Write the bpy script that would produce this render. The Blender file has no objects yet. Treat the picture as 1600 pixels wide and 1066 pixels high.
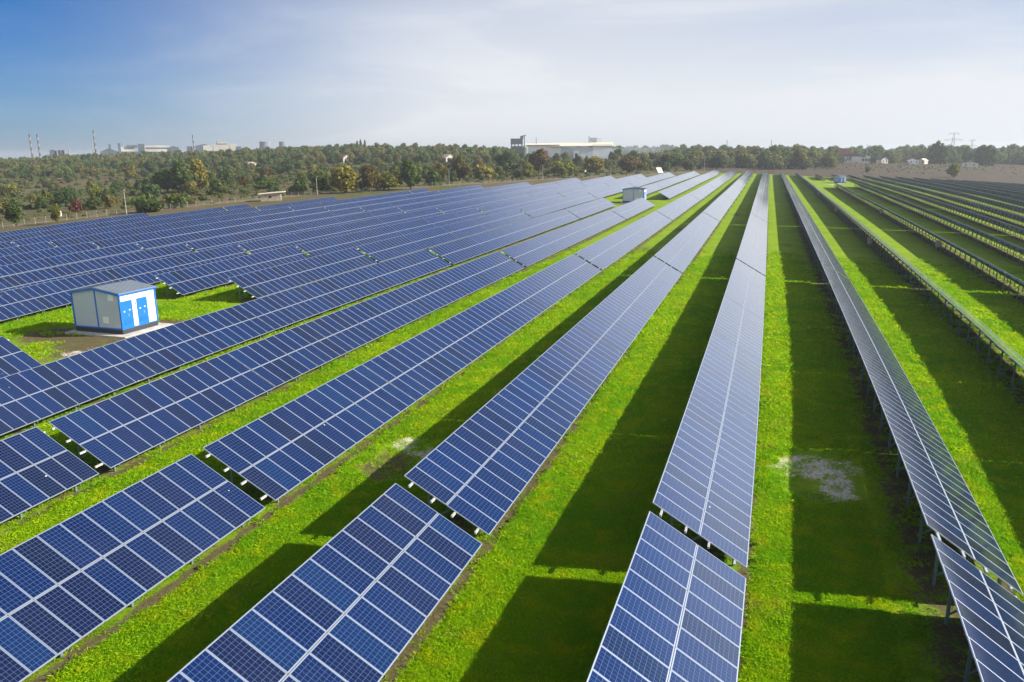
import bpy, bmesh, math, random
import numpy as np
from mathutils import Vector, Matrix
random.seed(7); RNG = np.random.default_rng(7)
S = bpy.context.scene
COL = S.collection
rad = math.radians

# ------------------------------------------------------------------ camera
CAM_Z = 14.43
F_PX, YAW, PIT, ROLL = 1191.612, 0.313073, 0.238395, -0.008203     # focal length in 1600 px widths
cd = bpy.data.cameras.new('camera'); cam = bpy.data.objects.new('camera', cd); COL.objects.link(cam)
cd.sensor_width = 36.0; cd.lens = F_PX / 1600 * 36.0; cd.clip_start = 0.5; cd.clip_end = 20000
_fw = Vector((-math.sin(YAW) * math.cos(PIT), math.cos(YAW) * math.cos(PIT), -math.sin(PIT)))
_rt = Vector((math.cos(YAW), math.sin(YAW), 0)); _up = _rt.cross(_fw)
_r2 = math.cos(ROLL) * _rt + math.sin(ROLL) * _up
_u2 = -math.sin(ROLL) * _rt + math.cos(ROLL) * _up
cam.matrix_world = Matrix(((_r2.x, _u2.x, -_fw.x, 0), (_r2.y, _u2.y, -_fw.y, 0), (_r2.z, _u2.z, -_fw.z, CAM_Z), (0, 0, 0, 1)))
S.camera = cam

# ------------------------------------------------------------------ light
SUN_EL = rad(29.5); SUN_AZ = rad(18.0)          # azimuth measured from +X (across the rows) towards +Y
sd = Vector((math.cos(SUN_EL) * math.cos(SUN_AZ), math.cos(SUN_EL) * math.sin(SUN_AZ), math.sin(SUN_EL)))
sl = bpy.data.lights.new('sun', 'SUN'); sl.energy = 5.0; sl.angle = rad(0.53); sl.color = (1.0, 0.92, 0.78)
so = bpy.data.objects.new('sun', sl); COL.objects.link(so); so.location = (100, 30, 200)
so.rotation_euler = sd.to_track_quat('Z', 'Y').to_euler()
W = bpy.data.worlds.new('World'); S.world = W; W.use_nodes = True
nt = W.node_tree; nt.nodes.clear()
def N(t, ty, **kw):
    n = t.nodes.new(ty)
    for k, v in kw.items():
        if k.startswith('i_'):
            key = k[2:]; key = int(key) if key.isdigit() else key.replace('_', ' ')
            n.inputs[key].default_value = v
        else: setattr(n, k, v)
    return n
sky = N(nt, 'ShaderNodeTexSky', sky_type='NISHITA', sun_disc=False, sun_elevation=SUN_EL,
        sun_rotation=math.pi / 2 - SUN_AZ, altitude=50, air_density=1.0, dust_density=0.6, ozone_density=2.5)
# a thin veil of high cirrus, thicker towards the sun, mixed over the clear sky
tc = N(nt, 'ShaderNodeTexCoord')
sep = N(nt, 'ShaderNodeSeparateXYZ'); nt.links.new(tc.outputs['Generated'], sep.inputs[0])
mp = N(nt, 'ShaderNodeMapping'); mp.inputs['Scale'].default_value = (1.2, 2.2, 7.0); mp.inputs['Rotation'].default_value = (0, 0.12, 0.5)
nt.links.new(tc.outputs['Generated'], mp.inputs[0])
cn = N(nt, 'ShaderNodeTexNoise', i_Scale=2.1, i_Detail=8.0, i_Roughness=0.6, i_Distortion=0.6); nt.links.new(mp.outputs[0], cn.inputs['Vector'])
dotn = N(nt, 'ShaderNodeVectorMath', operation='DOT_PRODUCT'); nt.links.new(tc.outputs['Generated'], dotn.inputs[0])
dotn.inputs[1].default_value = (0.80, 0.60, 0.0)
def math_(t, op, a, b=None, c=None, clamp=False):
    n = t.nodes.new('ShaderNodeMath'); n.operation = op; n.use_clamp = clamp
    for i, v in enumerate((a, b, c)):
        if v is None: continue
        if isinstance(v, (int, float)): n.inputs[i].default_value = v
        else: t.links.new(v, n.inputs[i])
    return n.outputs[0]
def maprange(t, v, a, b, c, d, smooth=True):
    n = t.nodes.new('ShaderNodeMapRange'); n.interpolation_type = 'SMOOTHSTEP' if smooth else 'LINEAR'
    t.links.new(v, n.inputs[0])
    for i, x in zip((1, 2, 3, 4), (a, b, c, d)): n.inputs[i].default_value = x
    return n.outputs[0]
def mixc(t, fac, a, b, blend='MIX'):
    n = t.nodes.new('ShaderNodeMix'); n.data_type = 'RGBA'; n.blend_type = blend
    for i, v in ((0, fac), (6, a), (7, b)):
        if isinstance(v, (int, float)): n.inputs[i].default_value = v
        elif isinstance(v, tuple): n.inputs[i].default_value = (*v[:3], 1)
        else: t.links.new(v, n.inputs[i])
    return n.outputs[2]
side = maprange(nt, dotn.outputs['Value'], -0.27, 0.36, 0.0, 1.0)
low = maprange(nt, sep.outputs[2], 0.0, 0.19, 1.0, 0.0)
high = maprange(nt, sep.outputs[2], 0.20, 0.41, 1.0, 0.05)
wisp = maprange(nt, cn.outputs['Fac'], 0.40, 0.72, 0.0, 1.0)
thin = maprange(nt, dotn.outputs['Value'], 0.40, 0.90, 0.0, 0.22)                     # the veil thins out again to the right, away from the horizon
body = math_(nt, 'SUBTRACT', math_(nt, 'ADD', 0.80, math_(nt, 'MULTIPLY', low, 0.16)), math_(nt, 'MULTIPLY', thin, math_(nt, 'SUBTRACT', 1.0, low)))
veil = math_(nt, 'ADD', math_(nt, 'MULTIPLY', math_(nt, 'MULTIPLY', side, high), body), math_(nt, 'MULTIPLY', low, 0.20))
veil = math_(nt, 'MULTIPLY', veil, math_(nt, 'ADD', 0.92, math_(nt, 'MULTIPLY', wisp, 0.12)))
veil = math_(nt, 'ADD', veil, math_(nt, 'MULTIPLY', wisp, 0.06))
# bright hazy sky round the sun itself
dsun = N(nt, 'ShaderNodeVectorMath', operation='DOT_PRODUCT'); nt.links.new(tc.outputs['Generated'], dsun.inputs[0]); dsun.inputs[1].default_value = tuple(sd)
veil = math_(nt, 'ADD', veil, maprange(nt, dsun.outputs['Value'], 0.84, 1.0, 0.0, 0.9))
dback = N(nt, 'ShaderNodeVectorMath', operation='DOT_PRODUCT'); nt.links.new(tc.outputs['Generated'], dback.inputs[0]); dback.inputs[1].default_value = (0.42, -0.86, 0.28)  # unseen bright sky behind the camera, added to fill the shadows
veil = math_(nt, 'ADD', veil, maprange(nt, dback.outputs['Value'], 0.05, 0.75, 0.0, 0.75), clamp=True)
SKY_STR = 0.10
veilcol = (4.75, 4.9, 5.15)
skyc = mixc(nt, 1.0, sky.outputs[0], (0.018, 0.24, 0.54), 'MULTIPLY')
deep = maprange(nt, sep.outputs[2], 0.20, 0.62, 1.0, 0.42)          # the clear sky darkens towards the zenith
dv = N(nt, 'ShaderNodeVectorMath', operation='SCALE'); nt.links.new(skyc, dv.inputs[0]); nt.links.new(deep, dv.inputs['Scale'])
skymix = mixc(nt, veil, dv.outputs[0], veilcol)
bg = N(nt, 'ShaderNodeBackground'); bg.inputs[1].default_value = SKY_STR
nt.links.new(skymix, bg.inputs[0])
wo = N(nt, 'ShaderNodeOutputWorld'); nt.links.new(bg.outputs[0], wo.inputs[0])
S.view_settings.view_transform = 'Standard'; S.view_settings.look = 'None'; S.view_settings.gamma = 1.0
S.view_settings.exposure = 0.85
S.cycles.max_bounces = 6; S.cycles.volume_bounces = 0; S.cycles.caustics_reflective = False; S.cycles.caustics_refractive = False

# ------------------------------------------------------------------ site geometry
# The site is laid out on a straight grid (X across the rows, Y along them) and then draped: bend() carries grid
# coordinates onto the slightly curved, slightly domed field.
WC = np.array([[-0.59925, -5.75166, 3.40964, -24.96813, 15.17884, -4.1625, -42.76405, 27.41266, -10.86753, 1.64933, -9.93184, 29.34208, -11.97515],
 [2.34982, 5.0113, -15.88053, 34.92848, -7.35129, 29.75983, 16.83171, -76.32614, 1.7854, -16.60741, 3.01003, -21.75013, 38.35345],
 [0.21289, 1.513, -1.08324, 1.03889, -4.02886, 1.62481, -1.53733, -5.97254, 1.31653, -0.63411, -0.63982, 0.61667, 2.57489]])
TC = np.array([0.19, 0.27, 0.16, 0.22, 0.23, -0.01, 0.04, -0.55, -0.14])
def _disp(X, Y):
    q = np.clip(Y, -15, 600) + 50.0
    a = np.clip(X / np.maximum(np.asarray(Y, float) + 50.0, 35.0), -1.0, 0.50); s = np.clip(Y, -15, 600) / q
    B = np.stack([np.ones_like(a), a, s, a*a, a*s, s*s, a**3, a*a*s, a*s*s, s**3, a**4, a**3*s, a*a*s*s], -1)
    return [(q / 50.0) * (B @ WC[i]) for i in range(3)]
def _terr(X, Y):
    x = np.clip(X, -150, 180) / 80; y = (np.clip(Y, -10, 520) - 150) / 200
    B = np.stack([x, y, x*x, x*y, y*y, x**3, x*x*y, x*y*y, y**3], -1)
    und = np.clip((Y - 110) / 120, 0, 1) * (0.05 * np.sin(Y / 24.0 + X / 60.0) + 0.02 * np.sin(Y / 11.0 - X / 35.0 + 1.0))
    return B @ TC + und
def bend(X, Y, h=0.0):
    "grid (X, Y), height above the ground -> world"
    X, Y = np.broadcast_arrays(np.asarray(X, float), np.asarray(Y, float))
    d = _disp(X, Y)
    return np.stack([X + d[0], Y + d[1], _terr(X, Y) + d[2] + h + 0.0 * X], -1)
def unbend(x, y):
    X, Y = np.array(x, float), np.array(y, float)
    for _ in range(6):
        d = _disp(X, Y); X, Y = x - d[0], y - d[1]
    return X, Y
def ray(u, v):
    d = _fw + _r2 * ((u - 800) / F_PX) + _u2 * (-(v - 533) / F_PX)
    return d
def az_of(u):
    d = ray(u, 250); return math.atan2(d.y, d.x)
def sight(u, v, dist):
    "world point at horizontal distance dist in the direction of photo pixel (u, v)"
    d = ray(u, v); k = dist / math.hypot(d.x, d.y)
    return Vector((d.x * k, d.y * k, CAM_Z + d.z * k))
# far relief: height of the land about 900 m out, by direction
_prof = [(-500, 278), (-100, 268), (0, 263), (100, 257), (200, 252), (300, 248), (400, 244), (550, 241), (700, 241), (820, 245), (1000, 248),
         (1150, 250), (1300, 252), (1450, 253), (1600, 258), (1700, 262), (2100, 272)]
_pa = np.array([az_of(u) for u, v in _prof]); _pz = np.array([sight(u, v, 900).z for u, v in _prof])
_o = np.argsort(_pa); _pa, _pz = _pa[_o], _pz[_o]
def gz(x, y):
    "ground height at world (x, y)"
    x = np.asarray(x, float); y = np.asarray(y, float)
    X, Y = unbend(x, y)
    near = _terr(X, Y) + _disp(X, Y)[2]
    d = np.hypot(x, y); a = np.arctan2(y, x)
    a = np.where(a < -math.pi / 2, a + 2 * math.pi, a)
    far = np.interp(a, _pa, _pz)
    t = np.clip((d - 480) / 420, 0, 1); t = t * t * (3 - 2 * t)
    roll = 1.2 * np.sin(x / 70.0) * np.sin(y / 90.0 + 0.4) * np.clip((d - 420) / 300, 0, 1) * np.clip((1500 - d) / 500, 0, 1)
    lowl = np.clip(near, -8, 8) * (1 - t) + far * t + roll
    return np.where(a > math.pi * 1.05, 0.0, lowl)
def gpt(x, y, dz=0.0): return Vector((x, y, float(gz(x, y)) + dz))

ROW_X0, PITCH, DX, DZ = -3.0849, 9.6511, 3.4182, 1.9806
XO = {-10: .28, -9: .08, -8: -.07, -7: -.15, -6: -.35, -5: -.35, -4: .39, -3: .38, -2: .27, -1: .05, 0: -.18, 1: -.44, 2: -.46, 3: .37, 4: .14, 5: .08}
GO = {-12: .21, -11: .29, -9: -.11, -8: .12, -7: -.1, -6: .18, -5: -.23, -4: -.13, -3: -.11, -2: -.42, -1: -.32, 0: .13, 1: .45}
ROW_END = {-14: 147.1, -13: 174, -12: 201.8, -11: 244.8, -10: 270, -9: 296.5, -8: 338.4, -7: 366.3, -6: 394.8, -5: 431.4, -4: 461.7, -3: 500.7,
           3: 493.6, 4: 497, 5: 496.6, 6: 503, 7: 505, 8: 505, 9: 502, 10: 499.5, 11: 499, 12: 501}
LOW_H = 0.52; HIGH_H = LOW_H + DZ
def row_x(r): return ROW_X0 + r * PITCH + XO.get(r, 0.0)
def row_end(r): return ROW_END.get(r, 517.9 if r <= 2 else 500.0)
CUTS = [25.22, 92.83, 163.86, 231.58, 302.0, 373.0, 445.0]

# ------------------------------------------------------------------ helpers
def tag(o, label=None, cat=None, group=None, kind=None):
    if label: o['label'] = label
    if cat: o['category'] = cat
    if group: o['group'] = group
    if kind: o['kind'] = kind
    return o
def empty(name, loc):
    o = bpy.data.objects.new(name, None); COL.objects.link(o); o.location = loc; o.empty_display_size = 0.5; return o
def link(name, me, parent=None):
    o = bpy.data.objects.new(name, me); COL.objects.link(o)
    if parent: o.parent = parent
    return o
class MB:
    "collects boxes, bars, tubes and prisms into one mesh"
    def __init__(s): s.v = []; s.f = []; s.m = []
    def add(s, vs, fs, m=0):
        b = len(s.v); s.v += [tuple(v) for v in vs]; s.f += [tuple(b + i for i in f) for f in fs]; s.m += [m] * len(fs)
    def box(s, x0, x1, y0, y1, z0, z1, m=0):
        s.add([(x0, y0, z0), (x1, y0, z0), (x1, y1, z0), (x0, y1, z0), (x0, y0, z1), (x1, y0, z1), (x1, y1, z1), (x0, y1, z1)],
              [(3, 2, 1, 0), (4, 5, 6, 7), (0, 1, 5, 4), (1, 2, 6, 5), (2, 3, 7, 6), (3, 0, 4, 7)], m)
    def bar(s, a, b, w, h=None, m=0):
        h = h or w; a, b = Vector(a), Vector(b); d = (b - a).normalized()
        r = d.cross(Vector((0, 0, 1)));  r = Vector((1, 0, 0)) if r.length < 1e-4 else r.normalized()
        u = r.cross(d); r = r * w / 2; u = u * h / 2
        s.add([a - r - u, a + r - u, a + r + u, a - r + u, b - r - u, b + r - u, b + r + u, b - r + u],
              [(0, 1, 2, 3), (7, 6, 5, 4), (4, 5, 1, 0), (5, 6, 2, 1), (6, 7, 3, 2), (7, 4, 0, 3)], m)
    def tube(s, prof, n=12, m=0, c=(0, 0, 0), cap=True):
        "lathe: prof = [(r, z), ...]"
        vs = []
        for r, z in prof:
            vs += [(c[0] + r * math.cos(2 * math.pi * i / n), c[1] + r * math.sin(2 * math.pi * i / n), c[2] + z) for i in range(n)]
        fs = []
        for k in range(len(prof) - 1):
            for i in range(n):
                j = (i + 1) % n; fs.append((k * n + i, k * n + j, (k + 1) * n + j, (k + 1) * n + i))
        if cap: fs += [tuple(range(n - 1, -1, -1)), tuple((len(prof) - 1) * n + i for i in range(n))]
        s.add(vs, fs, m)
    def prism(s, outline, y0, y1, m=0):
        "outline in (x, z), extruded along y"
        n = len(outline)
        s.add([(x, y0, z) for x, z in outline] + [(x, y1, z) for x, z in outline],
              [tuple(range(n)), tuple(range(2 * n - 1, n - 1, -1))] + [((i + 1) % n, i, n + i, n + (i + 1) % n) for i in range(n)], m)
    def mesh(s, name, mats):
        me = bpy.data.meshes.new(name); me.from_pydata(s.v, [], s.f)
        for m in (mats if isinstance(mats, (list, tuple)) else [mats]): me.materials.append(m)
        me.polygons.foreach_set('material_index', s.m); me.update(); return me
    def build(s, name, mats, parent=None, loc=None):
        o = link(name, s.mesh(name, mats), parent)
        if loc is not None: o.location = loc
        return o
def quads_mesh(name, V, nq, mats, mi=None, uv=None, attr=None):
    "V: (4*nq, 3) float array"
    me = bpy.data.meshes.new(name)
    me.vertices.add(len(V)); me.vertices.foreach_set('co', np.asarray(V, np.float32).ravel())
    me.loops.add(4 * nq); me.loops.foreach_set('vertex_index', np.arange(4 * nq, dtype=np.int32))
    me.polygons.add(nq); me.polygons.foreach_set('loop_start', np.arange(0, 4 * nq, 4, dtype=np.int32))
    me.polygons.foreach_set('loop_total', np.full(nq, 4, np.int32))
    for m in mats: me.materials.append(m)
    if mi is not None: me.polygons.foreach_set('material_index', np.asarray(mi, np.int32))
    if uv is not None:
        l = me.uv_layers.new(name='UVMap'); l.data.foreach_set('uv', np.asarray(uv, np.float32).ravel())
    if attr is not None:
        for k, a in attr.items():
            at = me.attributes.new(k, 'FLOAT', 'FACE'); at.data.foreach_set('value', np.asarray(a, np.float32))
    me.update(calc_edges=True); me.validate(); return me

# ------------------------------------------------------------------ materials
def mat(name):
    m = bpy.data.materials.new(name); m.use_nodes = True; t = m.node_tree
    return m, t, t.nodes['Principled BSDF']
def plain(name, c, rough=0.6, metal=0.0, var=0.12, scale=1.5, spec=0.5):
    "painted or bare surface with a little procedural unevenness"
    m, t, b = mat(name)
    g = N(t, 'ShaderNodeNewGeometry'); n = N(t, 'ShaderNodeTexNoise', i_Scale=scale, i_Detail=6.0, i_Roughness=0.65)
    t.links.new(g.outputs['Position'], n.inputs['Vector'])
    k = maprange(t, n.outputs['Fac'], 0.3, 0.7, 1 - var, 1 + var)
    v = N(t, 'ShaderNodeVectorMath', operation='SCALE'); v.inputs[0].default_value = c; t.links.new(k, v.inputs['Scale'])
    t.links.new(v.outputs[0], b.inputs['Base Color'])
    b.inputs['Roughness'].default_value = rough; b.inputs['Metallic'].default_value = metal; b.inputs['Specular IOR Level'].default_value = spec
    return m
def panel_material():
    m, t, b = mat('panel_glass')
    uv = N(t, 'ShaderNodeUVMap'); uv.uv_map = 'UVMap'
    sp = N(t, 'ShaderNodeSeparateXYZ'); t.links.new(uv.outputs[0], sp.inputs[0])
    def edge(o, n, w):
        "1 on the lines of an n-fold grid, w = half line width in cells"
        a = math_(t, 'MULTIPLY', o, float(n)); fr = math_(t, 'FRACT', a)
        dd = math_(t, 'ABSOLUTE', math_(t, 'SUBTRACT', fr, 0.5))
        return math_(t, 'GREATER_THAN', dd, 0.5 - w)
    # inside the frame the cells fill u in [.03,.97], v in [.016,.984]
    ui = maprange(t, sp.outputs[0], 0.036, 0.964, 0.0, 1.0, False); vi = maprange(t, sp.outputs[1], 0.02, 0.98, 0.0, 1.0, False)
    lines = math_(t, 'MAXIMUM', edge(ui, 6, 0.030), edge(vi, 12, 0.030))
    bus = math_(t, 'MAXIMUM', edge(math_(t, 'ADD', ui, 0.5 / 18.0), 18, 0.0), edge(math_(t, 'ADD', ui, 1.0 / 36.0), 18, 0.028))
    fu = math_(t, 'GREATER_THAN', math_(t, 'ABSOLUTE', math_(t, 'SUBTRACT', sp.outputs[0], 0.5)), 0.476)
    fv = math_(t, 'GREATER_THAN', math_(t, 'ABSOLUTE', math_(t, 'SUBTRACT', sp.outputs[1], 0.5)), 0.4835)
    fr = math_(t, 'MAXIMUM', fu, fv)
    tone = N(t, 'ShaderNodeAttribute'); tone.attribute_name = 'tone'
    ramp = N(t, 'ShaderNodeValToRGB'); cr = ramp.color_ramp
    cr.elements[0].position = 0.0; cr.elements[0].color = (0.0005, 0.003, 0.022, 1)
    cr.elements[1].position = 1.0; cr.elements[1].color = (0.0005, 0.017, 0.085, 1)
    for p, c in ((0.30, (0.0022, 0.004, 0.034, 1)), (0.55, (0.0003, 0.008, 0.062, 1)), (0.80, (0.0003, 0.012, 0.078, 1))):
        e = cr.elements.new(p); e.color = c
    t.links.new(tone.outputs['Fac'], ramp.inputs[0])
    # crystal mottling of the cells
    g = N(t, 'ShaderNodeNewGeometry'); vo = N(t, 'ShaderNodeTexVoronoi', i_Scale=22.0); t.links.new(g.outputs['Position'], vo.inputs['Vector'])
    k = maprange(t, vo.outputs['Color'], 0.0, 1.0, 0.85, 1.2, False)
    cell = N(t, 'ShaderNodeVectorMath', operation='SCALE'); t.links.new(ramp.outputs[0], cell.inputs[0]); t.links.new(k, cell.inputs['Scale'])
    c1 = mixc(t, math_(t, 'MULTIPLY', bus, 0.12), cell.outputs[0], (0.10, 0.19, 0.40))
    c2 = mixc(t, math_(t, 'MULTIPLY', lines, 0.6), c1, (0.13, 0.24, 0.50))
    # dust and droppings
    dn = N(t, 'ShaderNodeTexNoise', i_Scale=0.35, i_Detail=5.0); t.links.new(g.outputs['Position'], dn.inputs['Vector'])
    c3 = mixc(t, maprange(t, dn.outputs['Fac'], 0.45, 0.8, 0.0, 0.018), c2, (0.35, 0.36, 0.38))
    sp2 = N(t, 'ShaderNodeTexVoronoi', i_Scale=0.9); t.links.new(g.outputs['Position'], sp2.inputs['Vector'])
    sp3 = N(t, 'ShaderNodeSeparateColor'); t.links.new(sp2.outputs['Color'], sp3.inputs[0])
    drop = math_(t, 'MULTIPLY', math_(t, 'LESS_THAN', sp2.outputs['Distance'], 0.035), math_(t, 'GREATER_THAN', sp3.outputs[0], 0.72))
    c3 = mixc(t, drop, c3, (0.7, 0.7, 0.68))
    c4 = mixc(t, fr, c3, (0.42, 0.48, 0.60))
    t.links.new(c4, b.inputs['Base Color'])
    rg = mixc(t, fr, (0.13, 0.13, 0.13), (0.42, 0.42, 0.42)); t.links.new(rg, b.inputs['Roughness'])
    b.inputs['IOR'].default_value = 2.3; b.inputs['Coat Weight'].default_value = 1.0; b.inputs['Coat IOR'].default_value = 1.8; b.inputs['Coat Roughness'].default_value = 0.10; t.links.new(math_(t, 'MULTIPLY', fr, 0.55), b.inputs['Metallic']); t.links.new(math_(t, 'SUBTRACT', 1.0, fr), b.inputs['Coat Weight']); b.inputs['Sheen Weight'].default_value = 0.14; b.inputs['Sheen Roughness'].default_value = 0.22; b.inputs['Sheen Tint'].default_value = (0.86, 0.90, 1.0, 1)
    return m
M = {}
M['panel'] = panel_material()
M['frame'] = plain('anodised_frame', (0.62, 0.65, 0.70), 0.38, 0.5, 0.05)
M['back'] = plain('panel_backsheet', (0.055, 0.075, 0.12), 0.7, 0, 0.1)
M['steel'] = plain('galvanised_steel', (0.66, 0.68, 0.70), 0.45, 0.35, 0.08, 6)
M['post'] = plain('galvanised_post', (0.16, 0.24, 0.28), 0.55, 0.3, 0.12, 6)
M['concrete'] = plain('concrete', (0.50, 0.48, 0.45), 0.9, 0, 0.15, 1.2)
M['white'] = plain('white_cladding', (0.84, 0.85, 0.86), 0.5, 0, 0.03, 0.7)
M['greywall'] = plain('grey_cladding', (0.50, 0.56, 0.62), 0.5, 0, 0.04, 0.7)
M['blue'] = plain('blue_paint', (0.010, 0.16, 0.62), 0.45, 0, 0.06, 1.0)
M['plinth'] = plain('dark_plinth', (0.035, 0.038, 0.045), 0.7)
M['roof'] = plain('blue_grey_roof', (0.20, 0.245, 0.31), 0.55, 0, 0.07, 1.0)
M['red'] = plain('red_sign', (0.55, 0.04, 0.03), 0.5)
M['pole'] = plain('pale_pole', (0.36, 0.35, 0.33), 0.7)
M['wood'] = plain('weathered_boards', (0.40, 0.35, 0.29), 0.85, 0, 0.25, 1.5)
M['asbestos'] = plain('pale_sheet_roof', (0.72, 0.66, 0.55), 0.85, 0, 0.15, 0.8)
M['brick'] = plain('red_brick', (0.33, 0.15, 0.10), 0.9, 0, 0.15, 0.5)
M['plaster'] = plain('pale_plaster', (0.66, 0.62, 0.56), 0.9, 0, 0.1, 0.3)
M['dark'] = plain('dark_opening', (0.02, 0.024, 0.03), 0.4)
M['tile'] = plain('orange_tile_roof', (0.50, 0.20, 0.09), 0.85, 0, 0.15, 0.6)
M['pinkroof'] = plain('pink_roof', (0.60, 0.30, 0.24), 0.85, 0, 0.1, 0.6)
M['factory'] = plain('factory_grey', (0.085, 0.115, 0.16), 0.85, 0, 0.2, 0.05)
M['stack_pale'] = plain('stack_pale_band', (0.26, 0.26, 0.28), 0.9)
M['factory_pale'] = plain('factory_pale', (0.52, 0.52, 0.49), 0.85, 0, 0.12, 0.05)
M['stack_red'] = plain('stack_red_band', (0.085, 0.065, 0.07), 0.85, 0, 0.1, 0.1)
M['stack_grey'] = plain('stack_concrete', (0.30, 0.30, 0.31), 0.9, 0, 0.1, 0.1)
M['silo'] = plain('silo_grey', (0.21, 0.24, 0.25), 0.85, 0, 0.15, 0.1)
M['tower'] = plain('cooling_concrete', (0.20, 0.23, 0.28), 0.9, 0, 0.15, 0.05)
M['lattice'] = plain('lattice_steel', (0.26, 0.27, 0.29), 0.6, 0.3)
M['car_white'] = plain('white_car_paint', (0.75, 0.76, 0.78), 0.3, 0, 0.02)
M['car_grey'] = plain('grey_car_paint', (0.10, 0.11, 0.13), 0.3, 0, 0.05)
M['glass'] = plain('dark_glass', (0.02, 0.025, 0.03), 0.08, 0, 0.02)
M['rubber'] = plain('rubber', (0.02, 0.02, 0.02), 0.8)
M['bark'] = plain('bark', (0.10, 0.075, 0.055), 0.95, 0, 0.3, 3)

def leaf_material(name, stops):
    m, t, b = mat(name)
    oi = N(t, 'ShaderNodeObjectInfo'); at = N(t, 'ShaderNodeAttribute'); at.attribute_name = 'leaf'
    k = math_(t, 'ADD', math_(t, 'MULTIPLY', oi.outputs['Random'], 0.70), math_(t, 'MULTIPLY', at.outputs['Fac'], 0.30))
    r = N(t, 'ShaderNodeValToRGB'); cr = r.color_ramp
    cr.elements[0].position, cr.elements[0].color = stops[0][0], (*stops[0][1], 1)
    cr.elements[1].position, cr.elements[1].color = stops[-1][0], (*stops[-1][1], 1)
    for p, c in stops[1:-1]:
        e = cr.elements.new(p); e.color = (*c, 1)
    t.links.new(k, r.inputs[0])
    vv = maprange(t, at.outputs['Fac'], 0, 1, 0.62, 1.38, False)
    sc = N(t, 'ShaderNodeVectorMath', operation='SCALE'); t.links.new(r.outputs[0], sc.inputs[0]); t.links.new(vv, sc.inputs['Scale'])
    t.links.new(sc.outputs[0], b.inputs['Base Color']); b.inputs['Roughness'].default_value = 0.75; b.inputs['Specular IOR Level'].default_value = 0.2
    tr = N(t, 'ShaderNodeBsdfTranslucent'); t.links.new(sc.outputs[0], tr.inputs[0])
    mx = N(t, 'ShaderNodeMixShader'); mx.inputs[0].default_value = 0.40
    t.links.new(b.outputs[0], mx.inputs[1]); t.links.new(tr.outputs[0], mx.inputs[2]); t.links.new(mx.outputs[0], t.nodes['Material Output'].inputs[0])
    return m
M['leaf_green'] = leaf_material('leaves_green', [(0.0, (0.066, 0.109, 0.027)), (0.35, (0.104, 0.151, 0.034)), (0.65, (0.151, 0.185, 0.038)), (1.0, (0.217, 0.217, 0.042))])
M['leaf_dark'] = leaf_material('leaves_dark', [(0.0, (0.049, 0.087, 0.027)), (0.6, (0.080, 0.120, 0.032)), (1.0, (0.118, 0.155, 0.038))])
M['leaf_yellow'] = leaf_material('leaves_yellow', [(0.0, (0.140, 0.150, 0.024)), (0.6, (0.190, 0.180, 0.028)), (1.0, (0.235, 0.200, 0.035))])
M['leaf_rust'] = leaf_material('leaves_rust', [(0.0, (0.125, 0.088, 0.032)), (0.5, (0.150, 0.115, 0.036)), (1.0, (0.130, 0.125, 0.036))])
M['leaf_red'] = leaf_material('leaves_red', [(0.0, (0.130, 0.040, 0.034)), (1.0, (0.170, 0.068, 0.046))])
M['leaf_weed'] = leaf_material('leaves_weed', [(0.0, (0.10, 0.24, 0.012)), (1.0, (0.20, 0.36, 0.012))])
M['leaf_wood'] = leaf_material('leaves_wood', [(0.0, (0.057, 0.105, 0.034)), (0.30, (0.098, 0.155, 0.041)), (0.52, (0.143, 0.187, 0.048)), (0.72, (0.198, 0.203, 0.057)), (0.88, (0.233, 0.180, 0.059)), (1.0, (0.160, 0.203, 0.057))])

# ------------------------------------------------------------------ ground
FIELD = [(-235, -60), (-205, 60), (-172, 175), (-153, 249), (-127, 309), (-102, 361), (-77, 405), (-52, 470), (-32, 528), (140, 516), (230, 512), (260, -60)]
def inside(px, py, poly):
    c = np.zeros(px.shape, bool); n = len(poly)
    for i in range(n):
        x0, y0 = poly[i]; x1, y1 = poly[(i + 1) % n]
        if y0 == y1: continue
        hit = ((y0 > py) != (y1 > py)) & (px < (x1 - x0) * (py - y0) / (y1 - y0) + x0); c ^= hit
    return c
def seg_dist(px, py, poly):
    best = np.full(px.shape, 1e9)
    for i in range(len(poly) - 1):
        x0, y0 = poly[i]; x1, y1 = poly[i + 1]; L = (x1 - x0) ** 2 + (y1 - y0) ** 2
        t = np.clip(((px - x0) * (x1 - x0) + (py - y0) * (y1 - y0)) / L, 0, 1)
        best = np.minimum(best, np.hypot(px - x0 - t * (x1 - x0), py - y0 - t * (y1 - y0)))
    return best
def blob(X, Y, cx, cy, rx, ry, p=1.0):
    return np.clip(1.25 - np.hypot((X - cx) / rx, (Y - cy) / ry), 0, 1) * p
BLOCK = {-6: [(38.7, 65.9)], -5: [(38.7, 66.0)], -4: [(204.2, 240.0)], -3: [(206.9, 238.0)], 3: [(347.7, 436.0)], 4: [(362.0, 436.0)]}   # gaps left for the kiosks
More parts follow.
